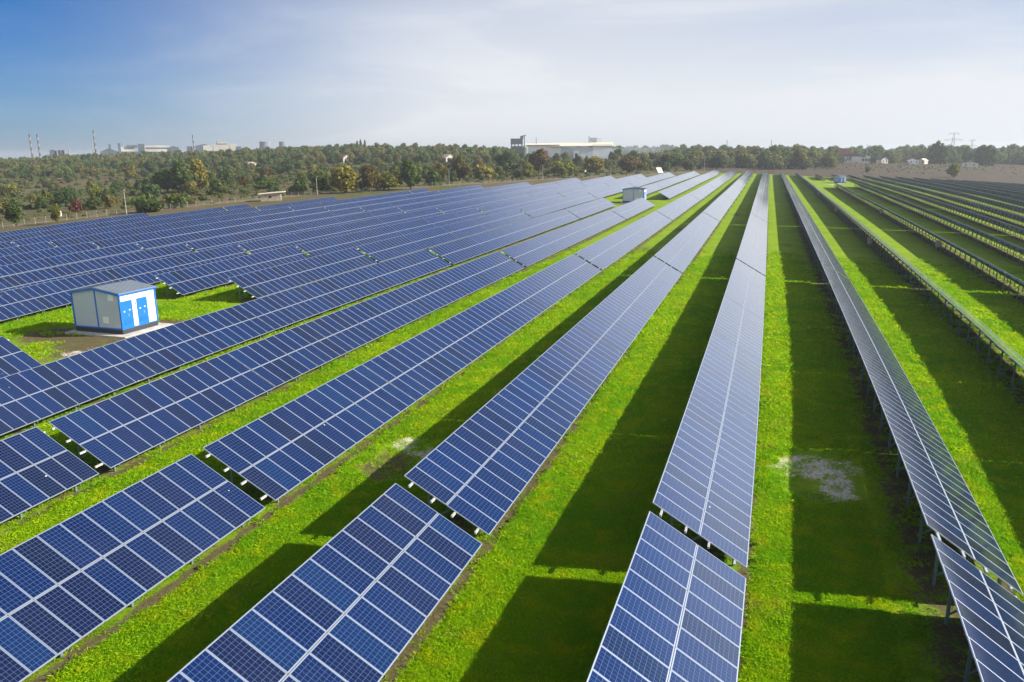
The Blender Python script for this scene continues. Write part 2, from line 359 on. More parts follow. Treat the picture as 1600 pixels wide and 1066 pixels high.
def ground():
    ca = math.pi / 2 + YAW
    A = np.concatenate([np.arange(-180, -46, 6.0), np.arange(-46, 46, 0.16), np.arange(46, 180, 6.0)]) * math.pi / 180 + ca
    A = A[::1]; nA = len(A)
    R = np.concatenate([[0.5, 3, 6, 9], 11 * 1.0075 ** np.arange(0, 560)]); R = R[R < 700]
    R = np.concatenate([R, R[-1] * 1.05 ** np.arange(1, 42)]); nR = len(R)
    RR, AA = np.meshgrid(R, A, indexing='ij'); x = RR * np.cos(AA); y = RR * np.sin(AA)
    z = gz(x.ravel(), y.ravel()).reshape(x.shape)
    X, Y = unbend(x, y)
    V = np.stack([x, y, z], -1).reshape(-1, 3)
    i, j = np.meshgrid(np.arange(nR - 1), np.arange(nA), indexing='ij'); j2 = (j + 1) % nA
    Fq = np.stack([i * nA + j, (i + 1) * nA + j, (i + 1) * nA + j2, i * nA + j2], -1).reshape(-1, 4)
    me = bpy.data.meshes.new('ground'); me.vertices.add(len(V)); me.vertices.foreach_set('co', V.astype(np.float32).ravel())
    nq = len(Fq); me.loops.add(4 * nq); me.loops.foreach_set('vertex_index', Fq.astype(np.int32).ravel())
    me.polygons.add(nq); me.polygons.foreach_set('loop_start', np.arange(0, 4 * nq, 4, dtype=np.int32)); me.polygons.foreach_set('loop_total', np.full(nq, 4, np.int32))
    me.polygons.foreach_set('use_smooth', np.ones(nq, bool))
    field = inside(X, Y, FIELD).astype(float)
    ends = np.array([row_end(r) for r in range(-14, 18)]); rx = np.array([row_x(r) for r in range(-14, 18)])
    field *= np.clip((np.interp(X, rx + 1.7, ends) + 5.0 - Y) / 3.0, 0, 1) * np.clip((X - row_x(-14) + 5.0) / 3.0, 0, 1)
    soil = np.zeros_like(X); pale = np.zeros_like(X)
    for r in range(-15, 18):
        x0 = row_x(r); on = (Y < row_end(r) + 1) & (Y > -60)
        for a, b in BLOCK.get(r, []): on &= ~((Y > a) & (Y < b))
        drip = np.clip(1 - np.abs(X - (x0 + DX - 0.12)) / 0.62, 0, 1)                 # worn line below the low edge
        under = np.clip(1 - np.abs(X - (x0 + 1.75)) / 1.7, 0, 1)                         # thin growth below the table
        soil = np.maximum(soil, on * np.maximum(drip * 1.05, np.clip(under * 1.6, 0, 0.78)))
    xr1 = row_x(1)
    soil = np.maximum(soil, np.clip(1.2 - np.abs(X - (xr1 + 0.4)) / 1.3, 0, 1) * (Y < 300) * 0.80)
    soil = np.maximum(soil, np.clip(1.2 - np.abs(X - (row_x(2) + 0.6)) / 1.0, 0, 1) * (Y < 300) * 0.72)
    pale = np.maximum(pale, np.maximum(blob(X, Y, 2.95, 36.9, 2.3, 1.7, 1.12), blob(X, Y, 3.9, 34.6, 1.0, 2.9, 1.02)))
    pale = np.maximum(pale, np.maximum(blob(X, Y, -16.9, 34.4, 1.0, 1.4, 1.05), blob(X, Y, -15.2, 33.5, 1.4, 1.4, .85)))
    soil = np.maximum(soil, blob(X, Y, -16.2, 31.5, 2.2, 3.2, .9)); soil = np.maximum(soil, blob(X, Y, -5.8, 34.7, 1.3, 1.2, .8))
    for cx, cy, rx, ry, p in ((3.6, 24.2, 1.1, .5, .85), (6.4, 24.6, .9, .5, .8), (3.2, 33.2, 1.6, 1.6, .7), (4.4, 29.5, 1.8, 2.5, .62), (-5.5, 55, 1.8, 6, .6), (-6.5, 66, 1.2, 5, .6), (3.8, 62, 1.2, 4, .6),
                              (4.0, 98, 1.3, 6, .62), (3.2, 130, 1.5, 5, .62), (13.2, 60, 1.5, 3, .6), (-26, 175, 2, 14, .7), (-16, 150, 2, 8, .7), (-7, 190, 2, 9, .7), (-17.5, 118, 1.5, 5, .75)):
        soil = np.maximum(soil, blob(X, Y, cx, cy, rx, ry, p))
    for cx, cy, rx, ry, p in ((-50, 52.5, 7.5, 7.0, 1.4), (-56, 48.5, 8, 4.5, 1.3), (-46, 50, 5, 9, 1.3), (-51, 45, 6, 5, 1.0), (-37, 222, 9, 16, .9), (33, 405, 10, 10, .9)):
        soil = np.maximum(soil, blob(X, Y, cx, cy, rx, ry, p))
    for cx, cy, rx, ry, p in ((-46.5, 58.5, 1.6, 1.5, .8), (-49.5, 44, 2.2, 2.2, .75), (-36, 226, 5, 5, .6), (34, 400, 5, 4, .9), (29, 385, 3, 5, .8), (-53, 43, 2, 3, .5)):
        pale = np.maximum(pale, blob(X, Y, cx, cy, rx, ry, p))
    az = AA - ca; ploughed = ((az < rad(-15.5)) & (Y > 513)).astype(float) * np.clip((1150 - RR) / 40, 0, 1)
    ploughed = np.maximum(ploughed, ((az < rad(-9)) & (Y > 517) & (RR < 620)).astype(float) * 0.8)
    track = np.clip(1.3 - seg_dist(X, Y, [(p[0] - 5, p[1] + 3) for p in FIELD[1:9]]) / 5.0, 0, 1)
    for k, a in dict(field=field, soil=soil, pale=pale, plough=ploughed, track=track).items():
        at = me.attributes.new(k, 'FLOAT', 'POINT'); at.data.foreach_set('value', a.astype(np.float32).ravel())
    # material
    m, t, b = mat('ground')
    P = N(t, 'ShaderNodeNewGeometry').outputs['Position']
    def noise(scale, detail=6.0, rough=0.6, dist=0.0):
        n = N(t, 'ShaderNodeTexNoise', i_Scale=scale, i_Detail=detail, i_Roughness=rough, i_Distortion=dist); t.links.new(P, n.inputs['Vector']); return n.outputs['Fac']
    def A_(n): q = N(t, 'ShaderNodeAttribute'); q.attribute_name = n; return q.outputs['Fac']
    n1, n2, n3, n4 = noise(0.16, 5), noise(0.9, 6), noise(7.0, 4), noise(34.0, 3)
    lawn = mixc(t, maprange(t, n1, 0.35, 0.65, 0, 1), LAWN[0], LAWN[1])
    lawn = mixc(t, maprange(t, n2, 0.45, 0.72, 0, 0.75), lawn, LAWN[2])
    lawn = mixc(t, maprange(t, n3, 0.5, 0.75, 0, 0.6), lawn, LAWN[3])
    lawn = mixc(t, maprange(t, n4, 0.4, 0.7, 0.0, 0.45), lawn, LAWN[4])
    dry = maprange(t, noise(0.33, 5, .65), 0.56, 0.74, 0, 0.62); lawn = mixc(t, dry, lawn, (0.30, 0.27, 0.06))
    dirt = mixc(t, maprange(t, n3, 0.35, 0.7, 0, 1), (0.075, 0.052, 0.034), (0.15, 0.11, 0.075))
    chalk = mixc(t, maprange(t, n3, 0.35, 0.7, 0, 1), (0.50, 0.46, 0.40), (0.74, 0.69, 0.61))
    jit = math_(t, 'ADD', math_(t, 'MULTIPLY', math_(t, 'SUBTRACT', n2, 0.5), 1.6), math_(t, 'MULTIPLY', math_(t, 'SUBTRACT', n3, 0.5), 1.5))
    sf = maprange(t, math_(t, 'ADD', A_('soil'), jit), 0.42, 0.80, 0, 0.92)
    pf = maprange(t, math_(t, 'ADD', A_('pale'), jit), 0.40, 0.85, 0, 0.95)
    fld = mixc(t, pf, mixc(t, sf, lawn, dirt), chalk)
    s1, s2 = noise(0.012, 6, 0.6, 0.4), noise(0.10, 6)
    scrub = mixc(t, maprange(t, s1, 0.40, 0.60, 0, 1), (0.125, 0.100, 0.046), (0.085, 0.100, 0.025))
    scrub = mixc(t, maprange(t, s2, 0.42, 0.68, 0, 0.8), scrub, (0.160, 0.112, 0.068))
    scrub = mixc(t, maprange(t, n2, 0.45, 0.7, 0, 0.5), scrub, (0.055, 0.060, 0.020))
    pl = mixc(t, maprange(t, s2, 0.35, 0.65, 0, 1), (0.062, 0.047, 0.034), (0.090, 0.070, 0.048))
    pl = mixc(t, maprange(t, noise(0.028, 5), 0.5, 0.7, 0, 0.7), pl, (0.085, 0.085, 0.036))
    out = mixc(t, A_('plough'), scrub, pl)
    out = mixc(t, math_(t, 'MULTIPLY', A_('track'), maprange(t, s2, 0.3, 0.6, 0.2, 0.85)), out, (0.20, 0.16, 0.11))
    fin = mixc(t, A_('field'), out, fld)
    t.links.new(fin, b.inputs['Base Color']); b.inputs['Roughness'].default_value = 0.9; b.inputs['Specular IOR Level'].default_value = 0.15
    bp = N(t, 'ShaderNodeBump', i_Strength=0.55, i_Distance=0.10)
    hh = math_(t, 'ADD', math_(t, 'MULTIPLY', n3, 0.6), math_(t, 'ADD', math_(t, 'MULTIPLY', n4, 0.25), math_(t, 'MULTIPLY', n2, 0.6)))
    t.links.new(hh, bp.inputs['Height']); t.links.new(bp.outputs[0], b.inputs['Normal'])
    me.materials.append(m); me.update(calc_edges=True)
    o = link('ground', me); tag(o, kind='structure')
    return o
LAWN = [(0.135, 0.275, 0.003), (0.215, 0.335, 0.002), (0.310, 0.355, 0.002), (0.076, 0.170, 0.003), (0.160, 0.285, 0.004)]
ground()

# ------------------------------------------------------------------ solar tables
MOD_L = 1.955; MOD_W = 0.99; TH = 0.04
def module_mesh(tone):
    "one framed module: x down the slope, y along the row, z out of the glass"
    w, l = MOD_W / 2, MOD_L / 2
    V = np.array([(-l, -w, 0), (l, -w, 0), (l, w, 0), (-l, w, 0), (-l, -w, -TH), (l, -w, -TH), (l, w, -TH), (-l, w, -TH)])
    Q = [(0, 1, 2, 3), (7, 6, 5, 4), (4, 5, 1, 0), (5, 6, 2, 1), (6, 7, 3, 2), (7, 4, 0, 3)]
    uv = np.zeros((24, 2)); uv[:4] = [(0, 0), (0, 1), (1, 1), (1, 0)]
    return quads_mesh('solar_panel', V[np.array(Q).ravel()], 6, [M['panel'], M['frame'], M['back']], [0, 2, 1, 1, 1, 1], uv, {'tone': [tone] * 6})
TONES = [0.10, 0.30, 0.40, 0.48, 0.52, 0.56, 0.60, 0.63, 0.67, 0.72, 0.80, 0.97]
MODS = [module_mesh(t) for t in TONES]
def slope_pt(r, e, Y, lift=0.0):
    "point on the table plane of row r; e = 0 high edge .. 1 low edge"
    X = row_x(r) + e * DX
    return bend(X, Y, 0.0) * [1, 1, 0] + bend(row_x(r) + 1.7, Y, 0.0) * [0, 0, 1] + np.array([0, 0, HIGH_H - e * DZ + lift])
def frames_mesh():
    "welded support: rear post, front post, rafter and brace, in the plane across the row"
    mb = MB(); xr, xf = 0.62, 2.92
    zr = HIGH_H - xr / DX * DZ - 0.24; zf = HIGH_H - xf / DX * DZ - 0.24
    mb.box(xr - .05, xr + .05, -.04, .04, -0.3, zr); mb.box(xf - .05, xf + .05, -.04, .04, -0.3, zf)
    k = DZ / DX
    mb.bar((0.12, 0, HIGH_H - .12 * k - .225), (3.30, 0, HIGH_H - 3.30 * k - .225), .06, .09)
    mb.bar((xr + .05, 0.0, 0.35), (1.9, 0, HIGH_H - 1.9 * k - .26), .05, .05)
    return mb.mesh('support_frame', M['post'])
FRAME_ME = frames_mesh()
ORD = 'zeroth first second third fourth fifth sixth seventh eighth ninth tenth eleventh twelfth thirteenth fourteenth fifteenth sixteenth seventeenth eighteenth'.split()
def project(P):
    d = np.asarray(P) - np.array([0, 0, CAM_Z]); z = d @ np.array(_fw)
    return 800 + F_PX * (d @ np.array(_r2)) / z, 533 - F_PX * (d @ np.array(_u2)) / z, z
def in_view(r, a, b):
    ys = np.linspace(a, b, 24)
    for e in (0, 1):
        P = slope_pt(r, e, ys); u, v, z = project(P)
        if np.any((z > 2) & (u > -25) & (u < 1625) & (v < 1095) & (v > 0)): return True
    return False
def row_where(r):
    if r == 0: return 'in the upright bright central row'
    return '%s row %s of the upright central row' % (ORD[abs(r)], 'left' if r < 0 else 'right')
PURLIN_E = (0.10, 0.36, 0.60, 0.87)
def build_table(r, a, b, idx):
    n = max(1, int((b - a) / 1.010)); pit = (b - a) / n
    yc = a + pit * (np.arange(n) + 0.5); mid = (a + b) / 2
    L = Vector(bend(row_x(r) + 1.7, mid, 0.0)); La = np.array(L)
    t = empty('solar_table', L)
    lab = 'solar table, %s along from the camera, %s' % (ORD[idx], row_where(r))
    tag(t, lab, 'solar table', 'solar tables in parallel rows')
    # module corner frames
    eh = np.array([0.0, 0.5]); gap = 0.012
    near_d = min(np.hypot(*(slope_pt(r, .5, yy)[:2])) for yy in (a, mid, b))
    single = near_d < 50 or (r in (-4, -3, -2) and a < 93 and near_d < 62)
    ng = 0 if a < 0 else (n - 1) // 14; pit = (b - a - 0.06 * ng) / n; y0 = a + pit * np.arange(n) + 0.06 * np.minimum(np.arange(n) // 14, ng)
    HA, HB = slope_pt(r, 0.0, y0), slope_pt(r, 0.0, y0 + pit); LA, LB = slope_pt(r, 1.0, y0), slope_pt(r, 1.0, y0 + pit)
    specs = []
    for i in range(n):
        c0, c1 = (HA[i] + HB[i]) / 2, (LA[i] + LB[i]) / 2
        ty = ((HB[i] - HA[i]) + (LB[i] - LA[i])); ty /= np.linalg.norm(ty)
        sx = c1 - c0; sx -= ty * (sx @ ty); sx /= np.linalg.norm(sx); nz = np.cross(sx, ty)
        ks = np.linalg.norm(c1 - c0) / (2 * MOD_L + 3 * gap); kt = np.linalg.norm((HB[i] - HA[i] + LB[i] - LA[i]) / 2) / (MOD_W + 0.016)
        for half in (0, 1):
            c = (c0 + c1) / 2 + sx * ks * (half - 0.5) * (MOD_L + 2 * gap)
            specs.append((c, sx * ks, ty * kt, nz))
    if single:
        ordr = sorted(range(len(specs)), key=lambda k: np.hypot(specs[k][0][0], specs[k][0][1]) + (0 if project(specs[k][0])[1] < 1090 else 500))
        keep = set(ordr[:100])
    else: keep = set()
    rest = []
    for k, (c, sx, ty, nz) in enumerate(specs):
        if k in keep:
            o = link('solar_panel', random.choice(MODS), t)
            dz = nz * random.uniform(-0.002, 0.002)
            p = c - La + dz
            o.matrix_basis = Matrix(((sx[0], ty[0], nz[0], p[0]), (sx[1], ty[1], nz[1], p[1]), (sx[2], ty[2], nz[2], p[2]), (0, 0, 0, 1)))
        else: rest.append((c, sx, ty, nz))
    if rest:
        C = np.array([s[0] for s in rest]) - La; SX = np.array([s[1] for s in rest]) * MOD_L / 2; TY = np.array([s[2] for s in rest]) * MOD_W / 2; NZ = np.array([s[3] for s in rest]) * TH
        c8 = [C - SX - TY, C + SX - TY, C + SX + TY, C - SX + TY]; c8 += [q - NZ for q in c8]
        Q = [(0, 1, 2, 3), (7, 6, 5, 4), (4, 5, 1, 0), (5, 6, 2, 1), (6, 7, 3, 2), (7, 4, 0, 3)]
        V = np.stack([np.stack([c8[i] for i in q], 1) for q in Q], 1).reshape(-1, 3)      # (m, 6, 4, 3)
        m = len(rest); uv = np.zeros((m, 6, 4, 2)); uv[:, 0] = [(0, 0), (0, 1), (1, 1), (1, 0)]
        tone = np.repeat(RNG.choice(TONES, m), 6)
        me = quads_mesh('panel_array', V, 6 * m, [M['panel'], M['frame'], M['back']], np.tile([0, 2, 1, 1, 1, 1], m), uv.reshape(-1, 2), {'tone': tone})
        o = link('panel_array', me, t)
        if single: o['kind'] = 'stuff'
    # purlins run along the row and stick out at both ends
    ys = np.concatenate([[a - 0.34], np.linspace(a, b - 0.5, max(2, int((b - a) / 6) + 1)), [b - 0.05]])
    pm = []
    for e in PURLIN_E:
        mb = MB(); P = slope_pt(r, e, ys, -0.085) - La
        for p, q in zip(P[:-1], P[1:]): mb.bar(p, q, 0.07, 0.085)
        pm.append(mb)
    if single:
        for mb in pm: mb.build('purlin', M['steel'], t)
    else:
        al = MB()
        for mb in pm: al.add(mb.v, mb.f)
        al.build('purlins', M['steel'], t)
    # supports
    nf = max(2, int(round((b - a) / 3.15))); fy = np.linspace(a + 0.9, b - 0.9, nf)
    allf = MB()
    for y in fy:
        p = slope_pt(r, 0.0, y); q = slope_pt(r, 1.0, y); h = math.atan2(q[1] - p[1], q[0] - p[0]); wx = math.hypot(q[0] - p[0], q[1] - p[1]) / DX
        zz = p[2] - HIGH_H
        if -1 <= r <= 4 or single:
            o = link('support_frame', FRAME_ME, t); o.location = (p[0] - La[0], p[1] - La[1], zz - La[2]); o.rotation_euler = (0, 0, h); o.scale = (wx, 1, 1)
        else:
            R = Matrix.Rotation(h, 3, 'Z') @ Matrix.Diagonal((wx, 1, 1))
            allf.add([R @ v.co + Vector((p[0] - La[0], p[1] - La[1], zz - La[2])) for v in FRAME_ME.vertices], [tuple(f.vertices) for f in FRAME_ME.polygons])
    if allf.v: allf.build('support_frames', M['post'], t)['kind'] = 'stuff'
    # grey inverter boxes hang on some rear posts
    if r in (2, 3) and idx >= 2:
        y = fy[len(fy) // 2]; p = bend(row_x(r) + 0.62, y)
        mb = MB(); mb.box(-.75, -.2, -.35, .35, 0.75, 1.7); mb.box(-.20, -.06, -.25, .25, 0.9, 1.5)
        mb.build('inverter_box', M['pole'], t, Vector(p) - L)
    return t
TABLES = []
for r in range(-14, 18):
    g = GO.get(r, 0.0); cuts = [-9.0] + [c + g * (0.4 if i == 0 else 1) for i, c in enumerate(CUTS)]
    end = row_end(r); segs = []
    if r <= -13: cuts = [c + (0 if r == -13 else 0) for c in cuts]
    for a, b in zip(cuts, cuts[1:] + [9999]):
        a2, b2 = (a if a < 0 else a + 0.37), min(b - 0.37, end)
        if b2 - a2 < 4: continue
        if end - b2 < 4 and b2 != end: b2 = end
        segs.append((a2, b2))
    for lo, hi in BLOCK.get(r, []):
        ns = []
        for a, b in segs:
            if b <= lo or a >= hi: ns.append((a, b)); continue
            if lo - a > 4: ns.append((a, lo))
            if b - hi > 4: ns.append((hi, b))
        segs = ns
    idx = 0
    for a, b in segs:
        if not in_view(r, a, b): continue
        idx += 1; TABLES.append(build_table(r, a, b, idx))

# ------------------------------------------------------------------ transformer kiosks
def kiosk(X, Y, sx, sy, h, label, rot=0.0, small=False):
    "X, Y: the corner nearest the camera (grid); body runs to -X and +Y"
    L = Vector(bend(X, Y)); t = empty('transformer_kiosk', L); t.rotation_euler = (0, 0, rot)
    tag(t, label, 'kiosk', 'transformer kiosks among the tables')
    mb = MB(); mb.box(-sx - 0.55, 0.95, -0.75, sy + 0.85, -0.25, 0.10); mb.build('concrete_pad', M['concrete'], t)
    mb = MB(); mb.box(-sx - 0.02, 0.02, -0.02, sy + 0.02, 0.10, 0.50); mb.build('plinth', M['plinth'], t)
    z0, z1 = 0.50, h; rise = 0.36
    mb = MB(); mb.prism([(-sx, z0), (0, z0), (0, z1), (-sx / 2, z1 + rise), (-sx, z1)], 0, 0.08, 0)         # gable facing the camera
    mb.prism([(-sx, z0), (0, z0), (0, z1), (-sx / 2, z1 + rise), (-sx, z1)], sy - 0.08, sy, 0)
    mb.box(-sx, -sx + 0.08, 0.08, sy - 0.08, z0, z1, 0)
    gw = mb.build('gable_walls', M['greywall'], t)
    mb = MB(); mb.box(-0.08, 0, 0.08, sy - 0.08, z0, z1); mb.build('front_wall', M['white'], t)
    # roof of two slopes with ribbed sheet
    for sgn in (-1, 1):
        mb = MB(); xr = -sx / 2
        xe = xr + sgn * (sx / 2 + 0.18); ze = z1 - 0.05
        zr_ = z1 + rise + 0.05
        a0 = (xr, zr_); a1 = (xe, ze + 0.02)
        mb.prism([a0, a1, (a1[0], a1[1] + 0.07), (a0[0], a0[1] + 0.07)] if sgn < 0 else [a1, a0, (a0[0], a0[1] + 0.07), (a1[0], a1[1] + 0.07)], -0.15, sy + 0.15)
        for k in range(14):
            y = -0.05 + (sy + 0.1) * k / 13
            mb.bar((a0[0], y, a0[1] + 0.085), (a1[0], y, a1[1] + 0.085), 0.04, 0.03)
        mb.build('roof_slope', M['roof'], t)
    # blue edge trims
    tr = 0.13
    mb = MB()
    for (x, y) in ((-sx, 0), (0, 0), (0, sy), (-sx, sy)): mb.box(x - tr / 2, x + tr / 2, y - tr / 2, y + tr / 2, z0 - 0.01, z1 - 0.06)
    mb.box(-sx / 2 - tr / 2, -sx / 2 + tr / 2, -0.035, 0.0, z0 - 0.01, z1 + rise - 0.1)
    mb.build('corner_trim', M['blue'], t)
    mb = MB(); mb.box(0.0, 0.21, -0.17, sy + 0.17, z1 - 0.13, z1 - 0.02)
    mb.bar((-sx - 0.18, -0.165, z1 - 0.10), (-sx / 2, -0.165, z1 + rise - 0.02), 0.05, 0.16); mb.bar((-sx / 2, -0.165, z1 + rise - 0.02), (0.18, -0.165, z1 - 0.10), 0.05, 0.16)
    mb.build('fascia', M['blue'], t)
    mb = MB(); mb.box(-sx + .07, -.07, -0.03, 0.0, z0 - 0.01, z0 + 0.10); mb.box(0, 0.03, .07, sy - .07, z0 - 0.01, z0 + 0.08); mb.build('sill_trim', M['blue'], t)
    hd = z0 + (z1 - z0) * 0.775
    for f0, f1 in ((0.02, 0.325), (0.46, 0.75)):
        mb = MB(); y0, y1 = sy * f0, sy * f1
        mb.box(0.0, 0.045, y0, y1, z0 + 0.10, hd); d = mb.build('door', M['blue'], t)
        mb = MB()
        for q in range(6): mb.box(0.045, 0.065, y0 + .18, y1 - .18, z0 + .35 + q * .07, z0 + .39 + q * .07)
        mb.build('louvre', M['blue'], d)
        mb = MB(); mb.box(0.045, 0.058, y0 + .2, y0 + .36, z0 + 1.45, z0 + 1.58); mb.box(0.045, 0.058, y1 - .42, y1 - .24, z0 + 1.52, z0 + 1.64); mb.build('notice_plate', M['greywall'], d)
        mb = MB(); mb.box(0.045, 0.10, (y0 + y1) / 2 + .05, (y0 + y1) / 2 + .09, z0 + 1.05, z0 + 1.25); mb.build('handle', M['steel'], d)
    mb = MB(); mb.box(0.0, 0.03, sy * .41, sy * .435, z0 + 1.95, z0 + 2.1); mb.build('warning_sign', M['red'], t)
    for (x, z) in ((-sx * 0.17, z1 - 0.35), (-sx * 0.33, z0 + 0.75)):
        mb = MB()
        mb.box(x - .3, x + .3, -0.03, 0, z - .28, z + .28)
        for q in range(6): mb.box(x - .26, x + .26, -0.05, -0.03, z - .24 + q * .085, z - .19 + q * .085)
        mb.build('vent', M['white'], t)
    return t
kiosk(-51.17, 50.25, 5.2, 3.95, 3.6, 'large white kiosk with blue doors and grey gable on a concrete pad', rot=rad(-1))
kiosk(-33.5, 222.0, 6.0, 4.8, 3.9, 'kiosk between the pale far tables, half hidden behind a table end')
k3 = kiosk(33.6, 408.0, 4.6, 3.6, 3.3, 'smallest far kiosk with blue door among the dark tables', rot=-1.15)

# ------------------------------------------------------------------ posts, fence and small things round the field
def to_world(X, Y): return bend(X, Y)
def light_pole(x, y, h, label, lean=0.0):
    L = gpt(x, y); t = empty('light_pole', L); tag(t, label, 'pole', 'poles along the field fence')
    mb = MB(); mb.tube([(0.13, -0.3), (0.12, h * .3), (0.08, h)], 8); mb.build('shaft', M['pole'], t)
    mb = MB(); mb.bar((0, 0, h - .1), (0.7, -0.5, h + .1), 0.09); mb.box(0.55, 1.0, -0.85, -0.45, h + .02, h + .16); mb.build('lamp_arm', M['pole'], t)
for (u, vb, hpx, d, lab) in ((198, 336, 30, 245, 'leftmost pale pole, standing among bushes behind the farthest left row'), (496, 307, 24, 292, 'pale pole beside the small boarded hut'),
                        (702, 293, 24, 334, 'pale pole before the autumn shrubs, left of the factory silo'), (848, 284, 22, 375, 'pale pole below the white warehouse'),
                        (954, 279, 20, 406, 'pale pole left of the tilted white board'), (1100, 271, 20, 545, 'pale pole right of the tilted white board')):
    p = sight(u, vb, d); light_pole(p.x, p.y, hpx * d / F_PX + 0.6, lab)
def fence():
    pts = []
    for (x0, y0), (x1, y1) in zip(FIELD[1:9], FIELD[2:10]):
        L = math.hypot(x1 - x0, y1 - y0); n = max(1, int(L / 3.0))
        pts += [(x0 + (x1 - x0) * k / n, y0 + (y1 - y0) * k / n) for k in range(n)]
    W_ = [Vector(w) for w in (bend(np.array([p[0] for p in pts]), np.array([p[1] for p in pts])))]
    W_ = [gpt(w.x, w.y) for w in W_]
    t = empty('wire_fence', W_[0]); tag(t, 'low wire fence on thin posts along the edge of the solar field', 'fence')
    mb = MB(); mw = MB()
    for p in W_: mb.bar(p - W_[0] - Vector((0, 0, .3)), p - W_[0] + Vector((0, 0, 1.7)), 0.07)
    for p, q in zip(W_[:-1], W_[1:]):
        for z in (0.3, 0.7, 1.1, 1.5): mw.bar(p - W_[0] + Vector((0, 0, z)), q - W_[0] + Vector((0, 0, z)), 0.018)
    o = mb.build('fence_posts', M['wood'], t); o['kind'] = 'stuff'; mw.build('fence_wire', M['lattice'], t)
fence()
def gable_house(name, x, y, w, l, h, rise, rot, wall, roof, label, cat, group=None, windows=2):
    L = gpt(x, y); t = empty(name, L); t.rotation_euler = (0, 0, rot); tag(t, label, cat, group)
    mb = MB(); mb.prism([(-w / 2, -1), (w / 2, -1), (w / 2, h), (0, h + rise), (-w / 2, h)], -l / 2, l / 2); mb.build('wall', M[wall], t)
    mb = MB()
    for s in (-1, 1):
        a, b = (0, h + rise + .05), (s * (w / 2 + .4), h - .2)
        q = [a, b, (b[0], b[1] + .18), (a[0], a[1] + .18)]
        mb.prism(q if s < 0 else [q[1], q[0], q[3], q[2]], -l / 2 - .4, l / 2 + .4)
    mb.build('roof', M[roof], t)
    for k in range(windows):
        xx = -w / 2 + w * (k + .5) / windows
        for yy in (-l / 2 - .02,):
            mb = MB(); mb.box(xx - .5, xx + .5, yy - .02, yy + .03, h * .35, h * .78); mb.build('window', M['glass'], t)
    return t
def spot(u, v, d): p = sight(u, v, d); return p.x, p.y
# boarded hut
def hut():
    x, y = spot(424, 312, 270); L = gpt(x, y); t = empty('hut', L); t.rotation_euler = (0, 0, rad(30))
    tag(t, 'small boarded hut with a pale sloping sheet roof in the scrub', 'hut')
    mb = MB(); mb.prism([(-3.2, -.3), (3.2, -.3), (3.2, 2.6), (-3.2, 2.1)], -2.3, 2.3); mb.build('wall', M['wood'], t)
    mb = MB(); mb.prism([(-3.9, 2.12), (4.6, 2.78), (4.6, 2.95), (-3.9, 2.29)], -2.8, 2.8)
    for k in range(10): mb.bar((-3.9, -2.6 + k * .57, 2.32), (4.6, -2.6 + k * .57, 2.98), .1, .06)
    mb.build('roof', M['asbestos'], t)
    mb = MB(); mb.box(3.2, 3.24, -.5, .5, 0, 1.9); mb.build('door', M['dark'], t)
    mb = MB(); mb.box(-.6, .3, -2.34, -2.3, .9, 1.7); mb.build('window', M['dark'], t)
hut()
def board(u, v, d):
    x, y = spot(u, v, d); L = gpt(x, y); t = empty('tilted_board', L); t.rotation_euler = (0, 0, rad(-50)); tag(t, 'white board tilted on a low frame beyond the last pale rows', 'board')
    mb = MB(); mb.bar((-1.6, 0, 3.6), (1.2, 0, 0.6), 3.4, 0.10); o = mb.build('panel', M['white'], t)
    mb = MB(); mb.bar((-1.4, -.9, -.3), (-1.4, -.9, 3.3), .12); mb.bar((-1.4, .9, -.3), (-1.4, .9, 3.3), .12); mb.bar((1.1, .9, -.3), (1.1, .9, .7), .12); mb.bar((1.1, -.9, -.3), (1.1, -.9, .7), .12); mb.build('frame', M['lattice'], t)
board(1031, 268, 470)
def car(u, v, d, rot, paint, label):
    x, y = spot(u, v, d); L = gpt(x, y); t = empty('parked_car', L); t.rotation_euler = (0, 0, rot); tag(t, label, 'car')
    mb = MB(); mb.prism([(-2.15, .35), (2.1, .35), (2.15, .75), (1.3, .95), (.65, 1.45), (-1.2, 1.5), (-1.9, 1.0), (-2.2, .9)], -.85, .85)
    mb.build('body', M[paint], t)
    mb = MB(); mb.prism([(1.15, .95), (.6, 1.40), (-1.15, 1.44), (-1.75, 1.0)], -.87, .87); mb.build('side_windows', M['glass'], t)
    for sx in (-1.35, 1.35):
        for sy in (-.8, .8):
            mb = MB(); mb.tube([(.32, -.1), (.32, .1)], 14); w = mb.build('wheel', M['rubber'], t, (sx, sy, .32)); w.rotation_euler = (rad(90), 0, 0)
car(1162, 252, 880, rad(10), 'car_white', 'white car parked at the edge of the trees behind the far row ends')
car(25, 318, 300, rad(35), 'car_grey', 'dark grey car parked in the scrub near the left edge')

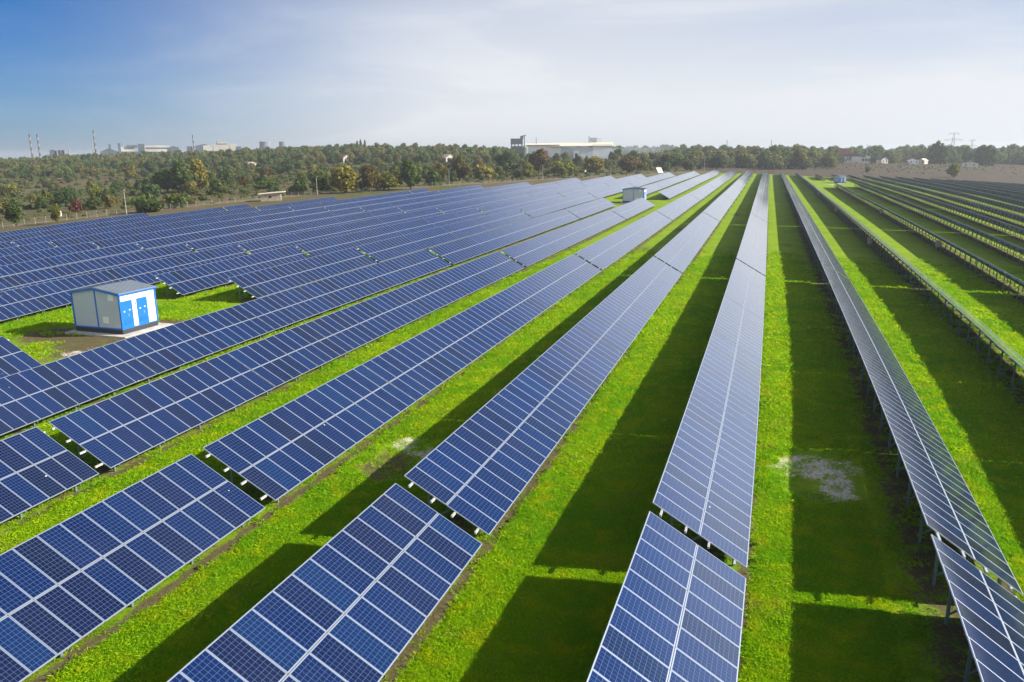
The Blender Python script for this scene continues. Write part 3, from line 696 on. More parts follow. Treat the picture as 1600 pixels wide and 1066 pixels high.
# ------------------------------------------------------------------ trees
def leaf_cloud(name, lobes, n, leaf, mats, seed, trunk=None):
    "n leaf-clump quads through the volume of ellipsoid lobes (cx, cy, cz, rx, ry, rz)"
    rg = np.random.default_rng(seed)
    wts = np.array([l[3] * l[4] * l[5] for l in lobes]) ** 0.7; wts /= wts.sum()
    k = rg.choice(len(lobes), n, p=wts); Lb = np.array(lobes)[k]
    d = rg.normal(size=(n, 3)); d /= np.linalg.norm(d, axis=1)[:, None]
    rr = rg.uniform(0.40, 1.12, n) ** 0.6
    P = Lb[:, :3] + d * rr[:, None] * Lb[:, 3:]
    nd = d + rg.normal(size=(n, 3)) * 0.75 + [0, 0, 0.25]; nd /= np.linalg.norm(nd, axis=1)[:, None]
    a = np.cross(nd, rg.normal(size=(n, 3))); a /= np.linalg.norm(a, axis=1)[:, None]; b = np.cross(nd, a)
    sz = leaf * rg.uniform(0.55, 1.35, n)[:, None]
    V = np.stack([P - a * sz * .6, P - b * sz * .55 + nd * sz * .1, P + a * sz * .6, P + b * sz * .55 - nd * sz * .1], 1).reshape(-1, 3)
    tone = np.clip(rg.normal(0.5, 0.22, n) + rg.uniform(-.25, .25, len(lobes))[k], 0, 1)
    mi = np.zeros(n)
    if trunk is not None:
        tv, tf = trunk
        V = np.vstack([V] + [np.array([tv[i] for i in f]) for f in tf]); tone = np.concatenate([tone, np.full(len(tf), .5)]); mi = np.concatenate([mi, np.ones(len(tf))])
    return quads_mesh(name, V, len(V) // 4, mats, mi, None, {'leaf': tone})
def trunk_mb(h, r, seed, limbs=4, spread=1.2):
    rg = random.Random(seed); mb = MB(); n = 6
    prof = [(r * 1.35, -0.3), (r, h * .15), (r * .75, h * .5), (r * .25, h)]
    mb.tube(prof, n, cap=False)
    for k in range(limbs):
        a = 2 * math.pi * (k + rg.random() * .6) / limbs; z0 = h * rg.uniform(.35, .6)
        e = (math.cos(a) * spread * rg.uniform(.7, 1.1), math.sin(a) * spread * rg.uniform(.7, 1.1), z0 + h * rg.uniform(.2, .4))
        mb.bar((0, 0, z0), e, r * .5)
    return mb
def broad_lobes(seed, w, h, z0, n=9):
    rg = random.Random(seed); out = [(0, 0, z0 + h * .5, w * .62, w * .62, h * .48)]
    for k in range(n):
        a = rg.uniform(0, 2 * math.pi); q = rg.uniform(.3, .78) * w; z = z0 + h * rg.uniform(.12, .92); s = rg.uniform(.22, .42)
        if z > z0 + h * .7: q *= .55
        out.append((math.cos(a) * q, math.sin(a) * q, z, w * s, w * s, h * s * .62))
    return out
PROTO = {}
def proto(kind, variant, leafmat):
    "unit trees about 1 m tall and wide per unit: returns (crown mesh, trunk mesh, one mesh holding both)"
    key = (kind, variant, leafmat)
    if key in PROTO: return PROTO[key]
    sd_ = hash((variant * 31 + len(kind) * 7)) % 9973
    if kind == 'broad': lob = broad_lobes(sd_, (3.4, 2.7, 3.9, 3.1, 4.2, 2.5, 3.6)[variant], (5.4, 6.2, 4.9, 5.6, 4.6, 5.0, 6.4)[variant], (1.0, .7, 1.0, .4, .8, .5, 1.2)[variant], (9, 7, 12, 6, 11, 8, 10)[variant]); tr = trunk_mb(4.2, .20, sd_); n, lf = 1500, .55
    elif kind == 'bush': lob = [(a, b, c * .55, d, e, f * .8) for a, b, c, d, e, f in broad_lobes(sd_, 2.1, 3.0, 0.0, 7)]; tr = trunk_mb(1.2, .08, sd_, 3, .7); n, lf = 700, .42
    else:
        rg = random.Random(sd_); lob = [(rg.uniform(-.3, .3), rg.uniform(-.3, .3), 1.2 + k * 1.05, 1.25 - abs(k - 3.2) * .15, 1.25 - abs(k - 3.2) * .15, 1.1) for k in range(9)]; tr = trunk_mb(9.5, .2, sd_, 2, .6); n, lf = 1300, .5
    fs = [f for f in tr.f if len(f) == 4]
    both = leaf_cloud(kind + '_tree', lob, int(n * .75), lf * 1.12, [M[leafmat], M['bark']], sd_, (tr.v, fs))
    crown = leaf_cloud('crown', lob, n, lf, [M[leafmat]], sd_)
    PROTO[key] = (crown, tr.mesh('trunk', M['bark']), both); return PROTO[key]
SIZE = {'broad': (3.9, 6.6), 'bush': (2.5, 2.3), 'poplar': (1.4, 11.0)}      # half width, height of the prototypes
def tree(x, y, kind, leafmat, height, width, label, group, parts=False, cat='tree', name=None):
    hw, hh = SIZE[kind]; sc = (width / 2 / hw, width / 2 / hw, height / hh)
    cr, tk, both = proto(kind, random.randrange(5), leafmat)
    L = gpt(x, y, -0.1); rz = random.uniform(0, 6.28); nm = name or {'broad': 'broadleaf_tree', 'bush': 'bush', 'poplar': 'poplar_tree'}[kind]
    if parts:
        t = empty(nm, L); t.rotation_euler = (0, 0, rz); t.scale = sc
        link('crown', cr, t); link('trunk', tk, t)
    else:
        t = link(nm, both); t.location = L; t.rotation_euler = (0, 0, rz); t.scale = sc
    tag(t, label, cat, group); return t
def at_tree(u, vb, d, hpx, wpx, kind, leafmat, label, group=None, parts=True, cat='tree'):
    q = ray(u, 250); hpx *= 1.18 / math.hypot(q.x, q.y); wpx *= 1.25 / math.hypot(q.x, q.y)
    "tree whose foot is at pixel (u, vb): height and width given in photo pixels"
    d = float(d); x, y = spot(u, vb, d)
    return tree(x, y, kind, leafmat, hpx * d / F_PX, wpx * d / F_PX, label, group, parts, cat)
def dist_at(u, v):
    "horizontal distance at which the line of sight through (u, v) meets the ground"
    lo = 60.0; prev = None
    ds = np.concatenate([np.arange(80, 700, 4.0), np.arange(700, 1300, 20.0)])
    dr = ray(u, v); k = ds / math.hypot(dr.x, dr.y)
    hz = CAM_Z + dr.z * k - gz(dr.x * k, dr.y * k)
    j = np.argmax(hz < 0)
    return float(ds[j]) if hz[j] < 0 else 1000.0
# trees that stand out, one by one: (u, v foot, height px, width px, kind, leaves, label)
for u, v, h, w, kind, lm, lab, cat in [
    (26, 354, 34, 38, 'broad', 'leaf_dark', 'round dark tree standing alone beside the left field edge', 'tree'),
    (90, 350, 24, 22, 'broad', 'leaf_yellow', 'small yellow-green tree before the fence, right of the lone round dark tree', 'tree'),
    (120, 331, 18, 22, 'bush', 'leaf_red', 'reddish bush in the dry grass before the fence', 'bush'),
    (103, 322, 26, 28, 'broad', 'leaf_dark', 'dark bushy tree in dry grass behind the reddish bush', 'tree'),
    (68, 326, 22, 26, 'bush', 'leaf_green', 'mid-green bush right of the dark grey car', 'bush'),
    (16, 309, 20, 36, 'bush', 'leaf_yellow', 'yellowing bush behind the dark grey car', 'bush'),
    (150, 314, 26, 26, 'broad', 'leaf_green', 'leafy green tree left of the big olive clump', 'tree'),
    (232, 332, 30, 54, 'bush', 'leaf_dark', 'broad dark bush right beside the leftmost pale pole', 'bush'),
    (275, 326, 22, 40, 'bush', 'leaf_green', 'low green bush at the fence below the big olive clump', 'bush'),
    (236, 309, 22, 44, 'bush', 'leaf_dark', 'dark shrub left of the big olive clump, behind the broad dark bush', 'bush'),
    (262, 302, 40, 52, 'broad', 'leaf_green', 'big olive-green tree, left half of the large clump', 'tree'),
    (285, 302, 42, 46, 'broad', 'leaf_dark', 'big dark tree in the middle of the large clump', 'tree'),
    (312, 299, 42, 36, 'broad', 'leaf_yellow', 'tall yellow-green tree, right end of the large clump', 'tree'),
    (345, 304, 22, 36, 'bush', 'leaf_dark', 'grey-green bush standing right of the large clump', 'bush'),
    (237, 273, 22, 26, 'broad', 'leaf_dark', 'dark round tree above the large clump, in the middle distance', 'tree'),
    (204, 283, 22, 24, 'broad', 'leaf_yellow', 'pale yellow-green tree up left of the large clump', 'tree'),
    (360, 280, 18, 36, 'bush', 'leaf_green', 'green bush by the bare field strip right of the large clump', 'bush'),
    (448, 272, 20, 22, 'broad', 'leaf_dark', 'small dark tree above the boarded hut', 'tree'),
    (412, 296, 14, 30, 'bush', 'leaf_green', 'low bush right above the boarded hut', 'bush'),
    (470, 303, 24, 30, 'bush', 'leaf_dark', 'dark bush left of the pole beside the boarded hut', 'bush'),
    (500, 303, 26, 34, 'broad', 'leaf_green', 'green tree behind the pole beside the boarded hut', 'tree'),
    (540, 303, 40, 56, 'broad', 'leaf_yellow', 'bright yellow-olive tree right of the boarded hut', 'tree'),
    (578, 301, 36, 36, 'broad', 'leaf_rust', 'bare brownish tree between the two yellow-olive trees', 'tree'),
    (607, 298, 30, 40, 'broad', 'leaf_yellow', 'lower yellow-olive tree right of the bare brownish tree', 'tree'),
    (642, 297, 36, 46, 'broad', 'leaf_green', 'full green tree left of the pole before the autumn shrubs', 'tree'),
    (678, 290, 22, 36, 'bush', 'leaf_green', 'rounded green bush at the foot of the pole before the autumn shrubs', 'bush'),
    (718, 283, 30, 40, 'broad', 'leaf_rust', 'ochre autumn tree below the white and orange house', 'tree'),
    (755, 279, 20, 46, 'bush', 'leaf_yellow', 'yellow bush above the bare strip, right of the ochre autumn tree', 'bush'),
    (790, 272, 28, 40, 'broad', 'leaf_dark', 'dark tree in front of the silo tower', 'tree'),
    (842, 272, 30, 36, 'broad', 'leaf_rust', 'russet tree in front of the long white warehouse', 'tree'),
    (880, 275, 26, 40, 'broad', 'leaf_green', 'green tree in front of the white warehouse, right of the russet tree', 'tree'),
    (930, 270, 24, 44, 'broad', 'leaf_yellow', 'olive-yellow tree below the smoke beside the warehouse', 'tree'),
    (983, 270, 24, 50, 'broad', 'leaf_rust', 'brown-green tree right below the smoke', 'tree'),
    (1045, 267, 22, 36, 'broad', 'leaf_dark', 'dark tree behind the tilted white board', 'tree'),
    (1120, 265, 20, 36, 'broad', 'leaf_dark', 'dark tree before the wood, right of the tilted white board', 'tree'),
    (1490, 278, 22, 24, 'broad', 'leaf_yellow', 'lone yellow-green tree on the ploughed field at right', 'tree'),
    (1355, 269, 8, 10, 'bush', 'leaf_dark', 'single small dark bush on the ploughed field', 'bush'),
    (1190, 262, 20, 16, 'broad', 'leaf_dark', 'dark tree at the wood edge behind the straight row end', 'tree'),
    (1296, 262, 22, 14, 'broad', 'leaf_yellow', 'yellow tree at the wood edge, left one before the brick building', 'tree'),
    (1303, 262, 20, 10, 'broad', 'leaf_yellow', 'slim yellow tree touching the yellow tree before the brick building', 'tree')]:
    at_tree(u, v, dist_at(u, v), h, w, kind, lm, lab, None, True, cat)
# individual trees and shrubs of the scrub, by zone
ca_ = math.pi / 2 + YAW
KINDS = [('broad', 'leaf_green', 'mid-green round tree', 'mid-green trees'), ('broad', 'leaf_dark', 'dark green round tree', 'dark green trees'), ('broad', 'leaf_yellow', 'yellow-olive tree', 'yellow-olive trees'), ('broad', 'leaf_rust', 'brownish autumn tree', 'brownish autumn trees'),
         ('bush', 'leaf_green', 'low green bush', 'low green bushes'), ('bush', 'leaf_dark', 'low dark bush', 'low dark bushes'), ('bush', 'leaf_rust', 'low brown bush', 'low brown bushes')]
PW = np.array([.30, .20, .10, .08, .17, .10, .05])
ZONES = [('in the scrub left of the large olive clump', -40, 250, 262, 330, 62), ('in the scrub above the boarded hut', 330, 560, 252, 296, 62), ('in the scrub before the silo tower', 560, 830, 252, 285, 60), ('in front of the white warehouse', 800, 1150, 252, 268, 58), ('at the wood edge beyond the ploughed field', 1150, 1640, 250, 256, 42)]
for where, u0, u1, v0, v1, cnt in ZONES:
    done = 0; tries = 0
    while done < cnt and tries < 4000:
        tries += 1; u = random.uniform(u0, u1); v = v0 + (v1 - v0) * random.random() ** 1.25
        d = dist_at(u, v)
        if d > 930: continue
        p = spot(u, v, d); Xg, Yg = unbend(np.array([p[0]]), np.array([p[1]]))
        if inside(Xg, Yg, FIELD)[0] or seg_dist(Xg, Yg, FIELD[1:10])[0] < 14: continue
        kind, lm, lab, gl = KINDS[RNG.choice(7, p=PW)]
        h = (random.uniform(3.6, 7.0) if kind == 'broad' else random.uniform(1.4, 2.8))
        if where.startswith('at the wood'): h *= 1.3
        elif 'warehouse' in where: h *= 1.45
        elif 'silo' in where or 'hut' in where: h *= 1.25
        w = h * (random.uniform(.85, 1.25) if kind == 'broad' else random.uniform(1.2, 2.0))
        tree(p[0], p[1], kind, lm, h, w, '%s %s' % (lab, where), '%s %s' % (gl, where), False, 'tree' if kind == 'broad' else 'bush'); done += 1
# poplars that stand above the wood
for i, (u, hp, wp, lab) in enumerate(((559, 9, 4, 'left'), (564, 11, 4, 'middle'), (571, 10, 5, 'right'))):
    x, y = spot(u, 240, 930); tree(x, y, 'poplar', 'leaf_dark', 9 + hp * .78, 4.2, '%s one of three dark poplars above the wood at centre left' % lab, 'three poplars at centre left')
for i, (u, hpx, wpx) in enumerate(((1455, 26, 12), (1462, 30, 12), (1469, 27, 12), (1476, 24, 11), (1527, 24, 12), (1535, 26, 13), (1543, 26, 12), (1551, 22, 10))):
    x, y = spot(u, 256, 820); g = 'left of the pylons' if u < 1500 else 'right of the pylons'
    tree(x, y, 'poplar', 'leaf_green', hpx * .72, wpx * .70, 'tall dark poplar in the group %s' % g, 'poplars %s' % g)
# ground scrub and the far wood: masses nobody could count
def gn_scatter(name, P, protos, smin, smax, label, cat, tilt=0.0, attr_scale=None):
    "mesh of points + geometry nodes that set the prototype meshes on them"
    me = bpy.data.meshes.new(name); me.vertices.add(len(P)); me.vertices.foreach_set('co', np.asarray(P, np.float32).ravel())
    if attr_scale is not None:
        at = me.attributes.new('size', 'FLOAT', 'POINT'); at.data.foreach_set('value', np.asarray(attr_scale, np.float32))
    o = link(name, me); tag(o, label, cat, None, 'stuff')
    pc = bpy.data.collections.new(name + '_sources')
    for i, pm in enumerate(protos):
        pc.objects.link(bpy.data.objects.new('%s_source' % name, pm))
    ng = bpy.data.node_groups.new(name + '_scatter', 'GeometryNodeTree')
    ng.interface.new_socket('Geometry', in_out='INPUT', socket_type='NodeSocketGeometry'); ng.interface.new_socket('Geometry', in_out='OUTPUT', socket_type='NodeSocketGeometry')
    gi, go = ng.nodes.new('NodeGroupInput'), ng.nodes.new('NodeGroupOutput')
    ip = ng.nodes.new('GeometryNodeInstanceOnPoints'); ci = ng.nodes.new('GeometryNodeCollectionInfo')
    ci.inputs[0].default_value = pc; ci.inputs['Separate Children'].default_value = True; ci.inputs['Reset Children'].default_value = True
    ip.inputs['Pick Instance'].default_value = True
    rv = ng.nodes.new('FunctionNodeRandomValue'); rv.data_type = 'FLOAT_VECTOR'; rv.inputs[0].default_value = (-tilt, -tilt, 0); rv.inputs[1].default_value = (tilt, tilt, 6.283)
    rs = ng.nodes.new('FunctionNodeRandomValue'); rs.data_type = 'FLOAT'; rs.inputs[2].default_value = smin; rs.inputs[3].default_value = smax; rs.inputs['Seed'].default_value = 5
    ng.links.new(gi.outputs[0], ip.inputs['Points']); ng.links.new(ci.outputs[0], ip.inputs['Instance']); ng.links.new(rv.outputs[0], ip.inputs['Rotation'])
    if attr_scale is not None:
        na = ng.nodes.new('GeometryNodeInputNamedAttribute'); na.data_type = 'FLOAT'; na.inputs[0].default_value = 'size'
        mu = ng.nodes.new('ShaderNodeMath'); mu.operation = 'MULTIPLY'; ng.links.new(na.outputs[0], mu.inputs[0]); ng.links.new(rs.outputs[1], mu.inputs[1]); ng.links.new(mu.outputs[0], ip.inputs['Scale'])
    else: ng.links.new(rs.outputs[1], ip.inputs['Scale'])
    ng.links.new(ip.outputs[0], go.inputs[0])
    md = o.modifiers.new('scatter', 'NODES'); md.node_group = ng
    return o
WOODP = [proto('broad', k, 'leaf_wood')[2] for k in range(7)]
BUSHP = [proto('bush', k, 'leaf_wood')[2] for k in range(7)]
def polar_points(n, d0, d1, a0, a1, power=1.0):
    d = np.sqrt(RNG.uniform(d0 ** 2, d1 ** 2, n)); a = ca_ + np.radians(RNG.uniform(a0, a1, n))
    return d * np.cos(a), d * np.sin(a)
def clump(x, y, s=60.0): return np.sin(x / s + 1.3 * np.sin(y / s * .7)) * np.sin(y / s * 1.1 + .8 * np.sin(x / s * .6)) 
def out_field(x, y, m=12):
    X, Y = unbend(x, y); return ~inside(X, Y, FIELD) & (seg_dist(X, Y, FIELD[1:10]) > m)
# scattered thicket, denser with distance (left and centre)
x, y = polar_points(11000, 150, 900, -12, 46)
d = np.hypot(x, y); keep = out_field(x, y) & (clump(x, y) + RNG.normal(0, .4, len(x)) > .27 - (d - 150) / 480) 
x, y = x[keep], y[keep]; gn_scatter('thicket', np.stack([x, y, gz(x, y) - .2], -1), BUSHP + BUSHP + WOODP[:1], .32, 1.05, 'low thicket and scrub trees mixed over the dry land beyond the fence', 'thicket')
# low dry shrubs and weeds near the fence
x, y = polar_points(15000, 150, 560, -10, 46); x2, y2 = polar_points(4200, 620, 885, -44, -8); x, y = np.concatenate([x, x2]), np.concatenate([y, y2]); d = np.hypot(x, y)
keep = out_field(x, y, 6) & (clump(x, y, 34) + RNG.normal(0, .5, len(x)) > .05); x, y = x[keep], y[keep]
gn_scatter('dry_scrub', np.stack([x, y, gz(x, y) - .1], -1), BUSHP, .12, .42, 'low olive and brown scrub scattered over the dry ground beyond the fence', 'scrub')
# continuous wood along the skyline
x, y = polar_points(9000, 600, 1150, -8, 46); d = np.hypot(x, y)
keep = (clump(x, y, 90) + RNG.normal(0, .3, len(x)) > .1 - (d - 600) / 330); x, y = x[keep], y[keep]; d = d[keep]
P1 = np.stack([x, y, gz(x, y) - .3], -1)
x, y = polar_points(6000, 600, 1180, -46, -6); az = np.degrees(np.arctan2(y, x) - ca_); lim = np.interp(az, [-46, -27, -22, -6], [890, 890, 640, 560])
P2 = np.stack([x, y, gz(x, y) - .3], -1)[np.hypot(x, y) > lim + 45 * np.sin(az * 1.1) * np.sin(az * 2.3 + 1)]
PW_ = np.vstack([P1, P2])
for u0_, u1_, dmax in ((1306, 1364, 815), (1414, 1450, 815), (1372, 1384, 815), (812, 962, 720), (694, 720, 640)):
    aw = np.arctan2(PW_[:, 1], PW_[:, 0]); PW_ = PW_[~((aw < az_of(u0_)) & (aw > az_of(u1_)) & (np.hypot(PW_[:, 0], PW_[:, 1]) < dmax))]
azw = np.degrees(np.arctan2(PW_[:, 1], PW_[:, 0]) - ca_)
gn_scatter('far_wood', PW_, WOODP, .5, 1.65, 'continuous mixed wood along the whole skyline', 'wood', 0.0, np.interp(azw, [-34, -24, -12, -4, 40], [1.5, 1.35, 1.2, .95, .72]))
x, y = polar_points(2600, 1200, 2600, -46, 46)
gn_scatter('distant_treeline', np.stack([x, y, gz(x, y) - 3], -1), WOODP, 1.0, 1.7, 'faint tree belt behind the factories at the skyline', 'trees')

# ------------------------------------------------------------------ far buildings
def px(d, u=800):
    q = ray(u, 245); return d / (F_PX * math.hypot(q.x, q.y))
def far_empty(name, u, v, d, label, cat, group=None):
    p = sight(u, v, d); L = Vector((p.x, p.y, min(p.z, float(gz(p.x, p.y))))); t = empty(name, L); t.rotation_euler = (0, 0, math.atan2(p.y, p.x) - math.pi / 2); tag(t, label, cat, group)
    return t, p.z - L.z           # local x runs right as seen from the field, y away, z up; base offset
def chimney(u, vt, vb, wpx, d, label, bands, topdark=True):
    t, z0 = far_empty('factory_chimney', u, vb, d, label, 'chimney', 'factory chimneys on the skyline')
    k = px(d, u); H = (vb - vt) * k; r = wpx * k / 2; n = bands
    mb = MB(); mb.tube([(r * 1.15, z0 - 25), (r, z0)], 14); mb.build('base', M['stack_grey'], t)
    sh = MB(); bd = MB()
    for i in range(n):
        a, b = i / n, (i + 1) / n; rr = lambda q: r * (1 - .28 * q)
        (bd if i % 2 else sh).tube([(rr(a), z0 + H * a), (rr(b), z0 + H * b)], 14, cap=False)
    (bd if n % 2 == 0 else sh).tube([(r * .72, z0 + H), (r * .55, z0 + H + .1)], 14)
    sh.build('shaft', M['stack_pale'] if bands > 1 else M['stack_grey'], t)
    if bd.v: bd.build('warning_bands', M['stack_red'], t)
    return t
D1 = 1350
chimney(51.5, 211, 250, 2.7, D1, 'left of the paired banded chimneys at the far left', 8)
chimney(63.5, 211, 249, 2.7, D1, 'right of the paired banded chimneys at the far left', 8)
chimney(150.5, 205, 243, 2.6, D1, 'tall banded chimney left of the long factory hall', 8)
chimney(303.5, 212, 237, 2.4, D1, 'slim banded chimney before the right factory block', 6)
chimney(109, 230, 246, 1.8, D1, 'short pale stack right of the small boiler house', 1)
chimney(146, 222, 243, 1.2, D1, 'thin grey stack touching the tall banded chimney', 1)
chimney(193, 220, 238, 1.3, D1, 'thin dark stack on the long factory hall', 1)
chimney(340, 219, 236, 1.2, D1, 'thin stack rising from the pale right factory block', 1)
def blocks(name, label, cat, d, u0, v0, parts, group=None):
    "parts: (name, material, u_left, u_right, v_top, v_bottom, depth m, gable px)"
    t, z0 = far_empty(name, u0, v0, d, label, cat, group); k = px(d, u0); kx = k * px(d, u0) / px(d)
    for i, (pn, mt, ul, ur, vt, vb, dep, gb) in enumerate(parts):
        x0, x1 = (ul - u0) * kx, (ur - u0) * kx; a, b = z0 + (v0 - vb) * k, z0 + (v0 - vt) * k; y0 = -i * .35
        mb = MB()
        if gb: mb.prism([(x0, a), (x1, a), (x1, b - gb * k), ((x0 + x1) / 2, b), (x0, b - gb * k)], y0, y0 + dep)
        else: mb.box(x0, x1, y0, y0 + dep, a, b)
        mb.build(pn, M[mt], t)
    return t
blocks('boiler_house', 'small dark boiler house with open steelwork between the chimneys at far left', 'factory', D1, 92, 249, [
    ('wall', 'factory', 79, 90, 236, 262, 30, 0), ('tower', 'factory', 80, 86, 234.5, 250, 20, 0), ('hall', 'factory', 92, 103, 235, 255, 30, 0), ('annex', 'factory', 73, 79, 242, 262, 20, 0), ('low_hall', 'factory_pale', 82, 119, 245.5, 258, 30, 0), ('steel_frame', 'lattice', 86, 104, 234.6, 235.6, 8, 0), ('post', 'lattice', 90, 91, 235, 246, 3, 0), ('post', 'lattice', 96, 97, 235, 246, 3, 0), ('post', 'lattice', 102, 103, 235, 246, 3, 0)])
blocks('factory_hall', 'long factory hall with a pale upper wall, left of the slim chimney', 'factory', D1, 215, 242, [
    ('wall', 'factory', 158, 186, 232, 262, 50, 5), ('stair_tower', 'factory', 172, 175, 226, 245, 10, 0), ('stair_tower', 'factory', 186, 190, 224.5, 245, 10, 0), ('pale_wall', 'factory_pale', 190, 211, 229, 240, 40, 1.5), ('lower_wall', 'factory', 186, 283, 237, 262, 40, 0), ('core_tower', 'factory', 217, 227, 225.5, 243, 30, 0),
    ('upper_wall', 'factory_pale', 227, 268, 227.5, 237.5, 40, 1.0), ('window_band', 'factory', 229, 266, 231, 233, 2, 0), ('end_block', 'factory', 264, 282, 229, 245, 40, 2), ('roof_vent', 'factory', 200, 216, 227.5, 231, 10, 0), ('low_hall', 'factory', 119, 150, 241, 258, 30, 0)])
blocks('factory_block', 'pale stepped factory block right of the slim banded chimney', 'factory', D1, 335, 237, [
    ('wall', 'factory', 293, 301, 229, 255, 30, 0), ('shed', 'factory', 306, 334, 225.5, 255, 40, 3), ('pale_hall', 'factory_pale', 318, 334, 227, 236, 30, 1), ('white_hall', 'factory_pale', 334, 360, 224, 236, 40, 1), ('end_hall', 'factory_pale', 360, 372, 225, 240, 30, 1), ('ramp', 'factory', 370, 378, 229.5, 245, 20, 0), ('roof_plant', 'factory_pale', 341, 357, 222.6, 225, 12, 0)])
for u, wt, lab in ((415, 18, 'wider cooling tower standing left on the skyline'), (442.5, 12, 'narrower cooling tower standing right on the skyline')):
    t, z0 = far_empty('cooling_tower', u, 236, 1400, lab, 'cooling tower', 'two cooling towers'); k = px(1400, u); r = wt * k / 2; H = 14 * k
    mb = MB(); mb.tube([(r * 1.15, z0 - 20), (r * 1.06, z0), (r * .97, z0 + H * .35), (r * .91, z0 + H * .7), (r * .90, z0 + H * .93)], 28); mb.build('shell', M['tower'], t)
    mb = MB(); mb.tube([(r * .93, z0 + H * .93), (r * .94, z0 + H)], 28); mb.build('rim', M['stack_grey'], t)
# white warehouse, silo tower
D2 = 690
def warehouse():
    t = blocks('warehouse', 'long white warehouse with pale roofs between the silo tower and the smoke', 'warehouse', D2, 890, 246, [
        ('wall', 'white', 822, 873, 227.5, 262, 26, 0), ('end_wall', 'white', 869, 878, 228, 262, 26, 0), ('wall', 'greywall', 876, 936, 230.5, 262, 30, 0), ('white_wall', 'white', 926, 956, 227, 262, 26, 0)])
    k = px(D2); z0 = float(0)
    return t
warehouse()
t, z0 = far_empty('warehouse_roof', 875, 232, D2 - 1, 'sloping', 'roof')
bpy.data.objects.remove(t)
wh = [o for o in bpy.data.objects if o.name == 'warehouse'][0]; k = px(D2)
zb = sight(890, 246, D2).z - wh.location.z
def wroof(ul, ur, v_eave, v_ridge, y0, y1):
    x0, x1 = (ul - 890) * k, (ur - 890) * k; ze, zr = zb + (246 - v_eave) * k, zb + (246 - v_ridge) * k
    mb = MB(); ym = (y0 + y1) / 2
    for ya, yb in ((y0, ym), (ym, y1)):
        za, zb_ = (ze, zr) if ya == y0 else (zr, ze)
        mb.add([(x0, ya, za), (x1, ya, za), (x1, yb, zb_), (x0, yb, zb_), (x0, ya, za + .4), (x1, ya, za + .4), (x1, yb, zb_ + .4), (x0, yb, zb_ + .4)], [(3, 2, 1, 0), (4, 5, 6, 7), (0, 1, 5, 4), (1, 2, 6, 5), (2, 3, 7, 6), (3, 0, 4, 7)])
    mb.build('roof', M['asbestos'], wh)
wroof(820, 876, 227.4, 224.6, -2, 30); wroof(860, 958, 229.5, 224.2, -3, 34)
mb = MB(); mb.box((922.5 - 890) * k, (932.5 - 890) * k, 18, 30, zb - 4, zb + (246 - 216) * k); mb.build('blue_tower', M['greywall'], wh)
mb = MB(); mb.box((932.5 - 890) * k, (940 - 890) * k, 17, 30, zb - 4, zb + (246 - 217) * k); mb.build('white_tower', M['white'], wh)
mb = MB(); mb.box((896 - 890) * k, (905 - 890) * k, -6, -2.5, zb - 3, zb + (246 - 236) * k); mb.build('gatehouse', M['white'], wh)
mb = MB(); mb.box((846 - 890) * k, (856 - 890) * k, -5, -1.4, zb - 3, zb + (246 - 235.5) * k); mb.build('side_shed', M['brick'], wh)
mb = MB(); mb.tube([(.35, zb), (.3, zb + (246 - 215) * k)], 8, c=((837.5 - 890) * k, 8, 0)); mb.tube([(.5, zb), (.45, zb + (246 - 214) * k)], 8, c=((920.5 - 890) * k, 14, 0)); mb.build('vent_stack', M['lattice'], wh)
def silo():
    t, z0 = far_empty('silo_tower', 810, 244, D2 - 10, 'dark silo tower with a raised box head and conveyor leg', 'silo'); k = px(D2 - 10); q = lambda u: (u - 810) * k; zz = lambda v: z0 + (244 - v) * k
    mb = MB(); mb.box(q(798), q(817), 0, 9, zz(226), zz(217.5)); mb.box(q(813), q(818), 1, 8, zz(218), zz(213.5)); mb.build('head', M['silo'], t)
    mb = MB()
    for u in (799.5, 804.5, 810, 815.5): mb.box(q(u) - .5, q(u) + .5, 0.5, 1.5, zz(262), zz(226)); mb.box(q(u) - .5, q(u) + .5, 7.5, 8.5, zz(262), zz(226))
    mb.build('legs', M['silo'], t)
    mb = MB(); mb.box(q(798), q(816), 1.7, 7.3, zz(252), zz(229)); mb.tube([(3.0, zz(262)), (3.0, zz(231)), (1.2, zz(228.4))], 16, c=(q(820), 5, 0)); mb.build('bins', M['silo'], t)
    mb = MB(); mb.bar((q(819.5), 3, zz(250)), (q(819.5), 3, zz(213)), .7); mb.bar((q(817), 3, zz(213.2)), (q(822), 3, zz(212.8)), .8); mb.build('conveyor_leg', M['lattice'], t)
    mb = MB(); mb.box(q(777), q(800), -2, 5, zz(262), zz(238.5)); mb.build('low_shed', M['wood'], t)
silo()
# brick building at right with its pale annex
t = blocks('brick_building', 'red brick building stepping down to a pale annex among the trees at right', 'building', 800, 1340, 246, [
    ('wall', 'brick', 1308, 1320, 232, 265, 14, 0), ('upper_wall', 'brick', 1319, 1330, 233, 250, 12, 0), ('annex', 'plaster', 1345, 1360, 244, 265, 12, 0), ('sloping_roof', 'factory', 1318, 1352, 239.5, 246, 10, 3), ('link_wall', 'plaster', 1319, 1346, 245, 262, 9, 0)])
mb = MB(); kk = px(800, 1340); zq = sight(1340, 246, 800).z - t.location.z
for j in range(3): mb.box((1347 + j * 4.3 - 1340) * kk, (1349.3 + j * 4.3 - 1340) * kk, -1.5, -.6, zq - 3.4, zq - 1.2)
mb.build('window', M['dark'], t)
mb = MB(); mb.tube([(.25, zq), (.2, zq + (246 - 226) * kk)], 8, c=((1352.5 - 1340) * kk, 6, 0)); mb.build('flue', M['lattice'], t)
